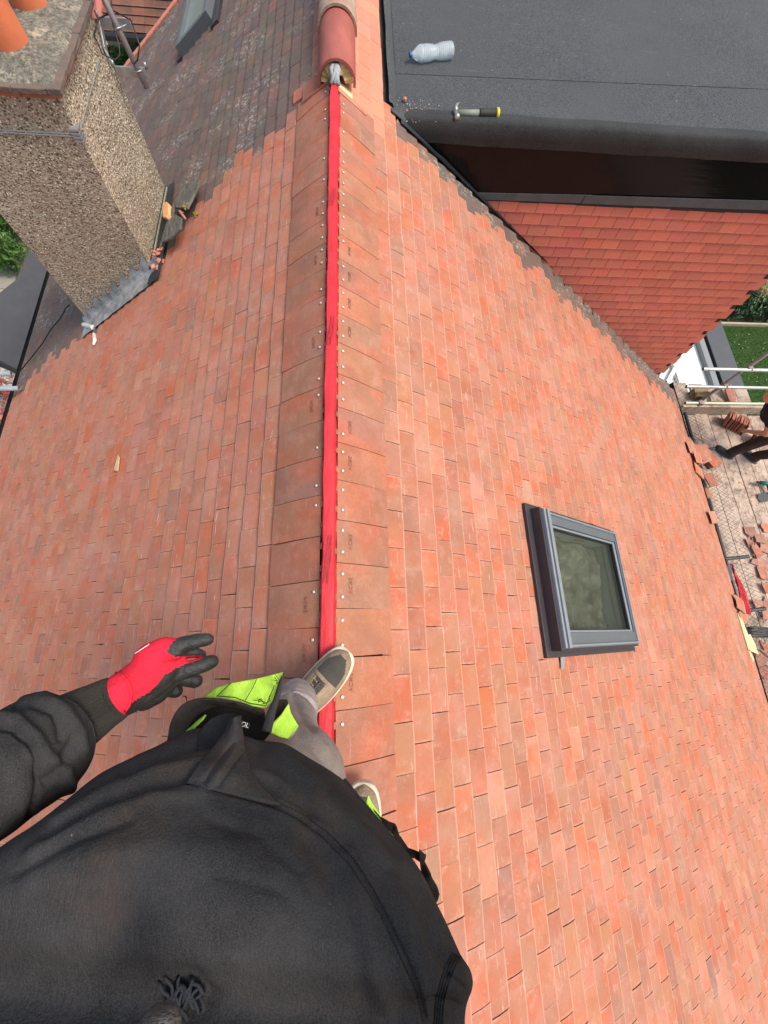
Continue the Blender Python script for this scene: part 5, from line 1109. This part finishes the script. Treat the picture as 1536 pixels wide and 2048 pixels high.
# right sleeve, reaching up to the phone
def PTS(l): return [np.array(p, float) for p in l]
grid_mesh('sleeve', tube_grid(PTS([(.14, -.57, 1.35, .09), (.24, -.52, 1.26, .08), (.31, -.42, 1.14, .07), (.29, -.30, 1.22, .06), (.23, -.20, 1.34, .045)]), 60, 60), M['hoodie'], rf, (), .004)
# trousers
def LG(u, v, z, rm): return np.append(np.array(Zp(u, v, z)), rm)
legA = [LG(582, 1408, .10, .058), LG(583, 1420, .17, .064), LG(580, 1446, .25, .064), LG(580, 1485, .38, .070), LG(582, 1525, .50, .083), LG(588, 1580, .62, .092), np.array([-.10, -.27, .74, .10]), np.array([-.10, -.30, .84, .12])]
LF = [([(560, 1375), (600, 1400), (640, 1440)], 7, .006), ([(575, 1362), (615, 1390), (648, 1425)], 6, -.005), ([(585, 1395), (610, 1440), (625, 1460)], 7, -.007), ([(570, 1410), (600, 1460), (650, 1500)], 9, .006), ([(600, 1470), (640, 1520), (680, 1560)], 12, -.005), ([(560, 1440), (590, 1490), (650, 1560)], 14, .005)]
tr_ = grid_mesh('trousers', tube_grid(legA, 160, 160), M['trouser'], rf, LF, .006)
grid_mesh('turned_cuff', tube_grid([LG(592, 1392, .085, .046), LG(591, 1396, .095, .056), LG(590, 1404, .13, .064), LG(587, 1420, .18, .068), LG(584, 1432, .215, .066)], 50, 120), M['cuffcloth'], tr_, [([(560, 1370), (600, 1385), (640, 1425)], 5, -.005), ([(590, 1380), (620, 1400), (640, 1420)], 5, .005), ([(600, 1400), (620, 1430), (630, 1450)], 6, -.006)], .006)
shB_t = Zp(724, 1566, .05); legB = PTS([(.02, -.66, .09, .062), (.02, -.64, .2, .07), (.01, -.58, .35, .078), (-.01, -.48, .5, .088), (-.04, -.40, .66, .10), (-.08, -.34, .80, .125)])
grid_mesh('trousers', tube_grid(legB, 80, 80), M['trouser'], rf, (), .005)
blob('trouser_seat', [([(-.15, -.30, .80), (-.03, -.33, .80), (.03, -.36, .78)], [.11, .12, .10])], .012, M['trouser'], rf)
# shoes
def shoe(toe, heel_dir, z0, nm_):
    toe = Vector((toe.x, toe.y, z0)); dx = -Vector((heel_dir[0], heel_dir[1], 0)).normalized(); L = .292; heel = toe - dx*L; up = Vector((0, 0, 1)); sd = dx.cross(up)
    def Wd(t): 
        return .0001+.052*(math.sin(math.pi*min(1, max(0, t*.94+.06)))**.38)*(.78+.34*t) if t < 1 else .0001
    mb = MB(); n = 40; m_ = 28; vs = []; mids = []
    for i in range(n+1):
        t = i/n; hh = np.interp(t, [0, .08, .25, .42, .6, .78, .92, 1], [.05, .09, .098, .092, .072, .056, .044, .012]); wv = Wd(min(.999, max(.001, t)))*1.08
        if t > .93: wv *= max(.1, math.sqrt(max(0, 1-((t-.93)/.075)**2)))
        if t < .05: wv *= math.sqrt(max(.05, 1-((.05-t)/.055)**2))
        for j in range(m_+1):
            a = math.pi*j/m_; vs.append(heel+dx*(L*t)+sd*(wv*math.cos(a)*1.0+.006*math.sin(t*3))+up*(.030+hh*(math.sin(a)**.75)))
    fs = [(i*(m_+1)+j, i*(m_+1)+j+1, (i+1)*(m_+1)+j+1, (i+1)*(m_+1)+j) for i in range(n) for j in range(m_)]
    for i in range(n):
        for j in range(m_):
            t = (i+.5)/n; s_ = (j+.5)/m_; c = abs(s_-.5)
            mi = 0
            if .66 < t < .93 and c < .30*math.sqrt(max(0, 1-((t-.72)/.22)**2 if t > .72 else 1)): mi = 1
            if .38 < t < .60 and c < .07: mi = 1
            if t < .34 and .16 < c < .42 or t < .16: mi = 1
            mids.append(mi)
    mb.add(vs, fs); mb.m = mids
    so_ = mb.build('shoe', [M['suede'], M['mesh_grey']], rf, True)
    mb = MB(); rings_ = []
    for (zz2, k) in ((0, .92), (.006, 1.0), (.024, 1.05), (.034, 1.02), (.036, .9)):
        o_ = []
        for q in range(60):
            a = 2*math.pi*q/60; ca, sa_ = math.cos(a), math.sin(a); t = .5+.5*ca; wv = .057*(.82+.26*t)*(abs(sa_)**.62)
            o_.append(heel+dx*(L*(.5+.512*ca*(.97+.03*k)))+sd*(math.copysign(wv*k, sa_)+.006*math.sin(t*3))+up*zz2)
        rings_.append(o_)
    vs = [p for r in rings_ for p in r]; mb.add(vs, [(i*60+q, i*60+(q+1) % 60, (i+1)*60+(q+1) % 60, (i+1)*60+q) for i in range(4) for q in range(60)] + [tuple(range(60))[::-1], tuple(240+q for q in range(60))]); mb.build('shoe_sole', M['sole'], so_, True)
    mb = MB()
    for k in range(5):
        t = .40+.05*k; hh = np.interp(t, [.25, .42, .6, .78], [.098, .092, .072, .056])
        for sgn in (-1, 1):
            mb.tube([heel+dx*(L*(t+.01*sgn))+sd*(.026*math.cos(a))+up*(.032+hh*(math.sin(a)**.5 if 0 < a < math.pi else 0)+.0025) for a in np.linspace(.6, math.pi-.6, 8)], .0024, 6)
    mb.tube([heel+dx*(L*(.36+.03*k))+up*(.034+np.interp(.36+.03*k, [.25, .42, .6, .78], [.098, .092, .072, .056])) for k in range(9)], .003, 6)
    mb.build('lace', M['lace'], so_, True)
    mb = MB()
    for tt, sp in ((.655, .3), (.64, .32)): pass
    pts = [heel+dx*(L*(.62+.0*k))+sd*(.042*math.cos(a)*1.0)+up*(.032+np.interp(.62, [.6, .78], [.072, .056])*math.sin(a)**.75+.001) for k, a in enumerate(np.linspace(.5, math.pi-.5, 12))]
    mb.tube(pts, .0022, 6); mb.build('overlay_seam', M['suede'], so_, True)
    return so_
tA = Zp(696, 1303, .05); hA = Zp(598, 1412, .05); shoe(tA, (hA-tA), .022, 'a')
tB = Zp(728, 1566, .04); hB = Zp(716, 1700, .04); shoe(tB, (hB-tB), .014, 'b')
# red glove with black dipped fingers: one skin
d0 = .66
def C3(l): return [Dp(u, v, d_) for u, v, d_, r in l], [r*d_/F for u, v, d_, r in l]
sh = [C3([(240, 1392, .605, 44), (262, 1378, .62, 44), (292, 1358, .64, 46), (316, 1342, .655, 42), (336, 1328, .665, 36)]),
      C3([(288, 1395, .66, 26), (315, 1385, .68, 22), (330, 1372, .69, 20)]),
      C3([(300, 1318, .645, 32), (330, 1300, .65, 27), (352, 1298, .65, 22), (372, 1288, .655, 17), (396, 1281, .66, 14.5), (416, 1279, .665, 12.5)]),
      C3([(330, 1350, .665, 24), (356, 1345, .665, 18.5), (382, 1337, .67, 16.5), (408, 1329, .68, 15.5), (424, 1323, .69, 14)]),
      C3([(318, 1358, .69, 18), (350, 1358, .70, 12), (376, 1360, .71, 13.5), (392, 1362, .715, 14)]),
      C3([(310, 1372, .69, 16), (330, 1379, .705, 12), (352, 1382, .715, 14)]),
      C3([(330, 1325, .70, 16), (362, 1306, .71, 13), (392, 1305, .72, 10.5), (404, 1310, .73, 9.5)])]
gl_ = blob('glove', sh, .0028, [M['glove_red'], M['glove_black']], rf, 5)
me = gl_.data; n = len(me.polygons); C_ = np.zeros(n*3); me.polygons.foreach_get('center', C_); Nf = np.zeros(n*3); me.polygons.foreach_get('normal', Nf); C_ = C_.reshape(-1, 3); Nf = Nf.reshape(-1, 3)
UV, _ = pixn(C_)
def inpoly(UV, pl):
    r = np.zeros(len(UV), bool); k = len(pl)
    for i in range(k):
        (x1, y1), (x2, y2) = pl[i], pl[(i+1) % k]; c = ((y1 > UV[:, 1]) != (y2 > UV[:, 1])) & (UV[:, 0] < (x2-x1)*(UV[:, 1]-y1)/(y2-y1+1e-9)+x1); r ^= c
    return r
red = inpoly(UV, [(190, 1330), (250, 1290), (300, 1262), (352, 1262), (372, 1268), (352, 1278), (340, 1290), (335, 1302), (340, 1310), (352, 1313), (380, 1311), (402, 1311), (409, 1314), (392, 1322), (370, 1328), (350, 1338), (330, 1350), (318, 1366), (300, 1384), (285, 1392), (258, 1408), (246, 1440), (190, 1440)]) & (((CAMn-C_)*Nf).sum(1) > -.02)
me.polygons.foreach_set('material_index', np.where(red, 0, 1).astype(np.int32)); me.update()
bpy.context.view_layer.update(); BG = bvh_of(gl_)
stitch(BG, [(232, 1346), (247, 1352), (258, 1368), (263, 1390), (258, 1412), (247, 1428)], .0022, 'glove_hem', M['glove_red'], gl_, .0005)
stitch(BG, [(240, 1342), (254, 1349), (265, 1366), (269, 1388), (264, 1408)], .0014, 'glove_hem', M['glove_red'], gl_, .0003)
for pl in ([(394, 1322), (400, 1338)], [(402, 1320), (408, 1336)], [(410, 1318), (416, 1334)], [(384, 1326), (390, 1342)], [(372, 1330), (377, 1346)], [(358, 1290), (362, 1304)], [(385, 1280), (382, 1296)]): stitch(BG, pl, .0009, 'knuckle_crease', M['glove_black'], gl_, .0002)
sheet('wrist_mark', [(270, 1306, .612), (299, 1287, .618), (297, 1290, .618), (270, 1308, .612)], mat('white_print', (.7, .7, .7), .7), gl_, .001, 0, 1)
# holster pockets: lime panels, black lining and straps
PK = 'holster_pocket'
pk1 = sheet(PK, [(404, 1398, .70), (430, 1377, .70), (465, 1366, .69), (515, 1357, .69), (568, 1344, .69), (560, 1370, .685), (549, 1398, .685), (531, 1416, .68), (505, 1412, .675), (480, 1402, .675), (445, 1396, .68)], M['lime'], rf, .003, .006)
for pl in ([(433, 1393, .683), (462, 1366, .69)], [(490, 1402, .672), (507, 1373, .685), (513, 1358, .688)], [(433, 1392, .682), (470, 1395, .675), (500, 1407, .672), (531, 1412, .676)], [(531, 1412, .676), (546, 1378, .68), (549, 1370, .682)]):
    mb = MB(); mb.tube([Dp(a, b, c-.006) for a, b, c in pl], .0007, 5); mb.build('stitching', M['black'], pk1)
mb = MB(); random.seed(4)
for (u, v) in ((517, 1405), (528, 1408), (553, 1368), (374, 1398), (440, 1416), (465, 1412)):
    for q in range(3): mb.tube([Dp(u, v, .668), Dp(u+random.gauss(0, 5), v-6, .662), Dp(u+random.gauss(0, 12), v+random.gauss(-4, 8), .668)], .0006, 4)
mb.build('loose_thread', M['black'], pk1)
strip(PK, [(334, 1486, .62), (342, 1445, .64), (362, 1412, .66), (395, 1398, .67), (440, 1399, .672), (485, 1408, .67), (528, 1420, .67)], [(352, 1500, .62), (372, 1460, .66), (395, 1430, .68), (430, 1412, .69), (465, 1412, .69), (500, 1422, .685), (530, 1436, .68)], mat('faded_black_band', (.035, .028, .026), .95, .3, 20, .4, 60), rf, 60, 10, .004, .004)
sheet('pocket_lining', [(342, 1492, .70), (350, 1450, .72), (372, 1420, .73), (400, 1406, .73), (440, 1405, .73), (490, 1415, .73), (540, 1435, .72), (545, 1460, .70), (520, 1490, .70), (430, 1500, .70)], M['blackcloth'], rf, .003, .003, 2)
strip('pocket_strap', [(568, 1344, .683), (562, 1380, .675), (552, 1420, .665), (542, 1465, .64)], [(560, 1362, .683), (548, 1398, .672), (534, 1428, .66), (524, 1462, .64)], mat('faded_black_strap', (.04, .035, .034), .95, .3, 20, .4, 60), rf, 40, 8, .003, .003)
sheet('pocket_lining', [(553, 1400, .70), (574, 1399, .71), (577, 1408, .71), (560, 1430, .70), (545, 1445, .68), (545, 1425, .69)], M['blackcloth'], rf, .003, .002, 2)
pk2 = sheet(PK, [(577, 1407, .69), (581, 1425, .685), (587, 1437, .68), (597, 1452, .675), (588, 1466, .665), (576, 1478, .655), (560, 1474, .65), (538, 1464, .65), (546, 1446, .66), (562, 1430, .675)], M['lime'], rf, .003, .006)
mb = MB(); mb.tube([Dp(597, 1453, .668), Dp(588, 1467, .66), (Dp(576, 1479, .65))], .0008, 5); mb.build('stitching', M['trouser'], pk2)
sheet('pocket_edge', [(372, 1462, .655), (385, 1452, .655), (398, 1440, .66), (412, 1430, .66), (405, 1440, .655), (392, 1452, .65), (380, 1466, .65), (372, 1470, .65)], M['lime'], pk1, .003, .004, 2)
# right hand holster
strip(PK, [(736, 1590, .66), (742, 1604, .66), (756, 1625, .655), (775, 1655, .645), (800, 1695, .63), (814, 1718, .62), (830, 1748, .61), (845, 1768, .60)], [(728, 1625, .67), (736, 1630, .665), (748, 1645, .66), (768, 1680, .65), (790, 1715, .635), (805, 1745, .62), (825, 1768, .61), (840, 1780, .60)], M['lime'], rf, 60, 10, .008, .003)
sheet('pocket_flap', [(747, 1618, .650), (760, 1634, .645), (772, 1640, .64), (789, 1648, .635), (793, 1656, .63), (800, 1672, .63), (815, 1695, .62), (828, 1700, .615), (852, 1710, .61), (848, 1722, .61), (842, 1724, .61), (830, 1715, .61), (812, 1712, .62), (795, 1685, .625), (785, 1668, .63), (765, 1645, .64)], M['blackcloth'], rf, .004, .006)
sheet('pocket_strap', [(838, 1700, .60), (852, 1712, .60), (848, 1724, .60), (862, 1752, .59), (875, 1775, .585), (879, 1790, .58), (876, 1800, .58), (868, 1812, .575), (850, 1775, .585), (845, 1760, .59), (843, 1742, .60), (840, 1728, .60)], M['blackcloth'], rf, .004, .004)
# the body itself: one continuous skin beneath the clothes
hc = Vector((-.05, -.56, 1.61)); fingers = []
for i in range(4): fingers.append(([(.215, -.155+.0*i, 1.40+.02*i), (.19, -.11, 1.41+.02*i), (.165, -.115, 1.415+.02*i)], [.010, .009, .008]))
fingers.append(([(.225, -.17, 1.38), (.20, -.12, 1.375)], [.012, .009]))
blob('body', [([hc+Vector((0, -.03, -.02)), hc+Vector((0, -.02, .05))], [.085, .085]), ([hc+Vector((0, .02, -.02)), hc+Vector((0, .035, -.075))], [.07, .042]), ([hc+Vector((0, .075, .0)), hc+Vector((0, .10, -.03))], [.012, .014]), ([hc+Vector((.085, -.02, .01)), hc+Vector((.09, -.02, -.03))], [.014, .012]), ([hc+Vector((-.085, -.02, .01)), hc+Vector((-.09, -.02, -.03))], [.014, .012]),
             ([hc+Vector((-.02, .075, -.058)), hc+Vector((.02, .075, -.058))], [.009, .009]), ([(-.05, -.59, 1.40), hc+Vector((0, -.03, -.06))], [.06, .055]), ([(-.05, -.58, 1.36), (-.05, -.56, 1.2), (-.05, -.48, 1.0), (-.06, -.40, .86)], [.08, .08, .08, .08]), ([(-.20, -.56, 1.33), (.10, -.56, 1.33)], [.06, .06]), ([(-.20, -.56, 1.33), (-.38, -.38, 1.1), (-.36, -.22, .96), Dp(60, 1500, .515), Dp(150, 1444, .575), Dp(230, 1396, .60)], [.05, .045, .04, .04, .03, .026]),
             ([(.10, -.56, 1.33), (.31, -.42, 1.14), (.23, -.20, 1.34), (.215, -.16, 1.41), (.21, -.14, 1.45)], [.05, .042, .028, .026, .032]), ([(-.10, -.28, .8), tuple(Zp(590, 1530, .5)), tuple(Zp(604, 1400, .1))], [.08, .05, .036]), ([(-.03, -.34, .8), (0, -.5, .48), (.02, -.66, .1)], [.08, .05, .036])] + fingers, .0075, M['skin'], rf, 3)
blob('hair', [([hc+Vector((0, -.045, .03)), hc+Vector((0, -.03, .07)), hc+Vector((0, .02, .085))], [.085, .085, .07]), ([hc+Vector((-.04, -.06, -.02)), hc+Vector((.04, -.06, -.02))], [.06, .06])], .007, M['hair'], rf, 2)
for sx in (-1, 1):
    mb = MB(); lathe(mb, [(.001, -.011), (.009, -.006), (.012, 0), (.009, .007), (.004, .011)], Matrix.Translation(hc+Vector((.03*sx, .066, .005))) @ Matrix.Rotation(rad(-90), 4, 'X'), 12); mb.build('eye', M['white'], rf, True)
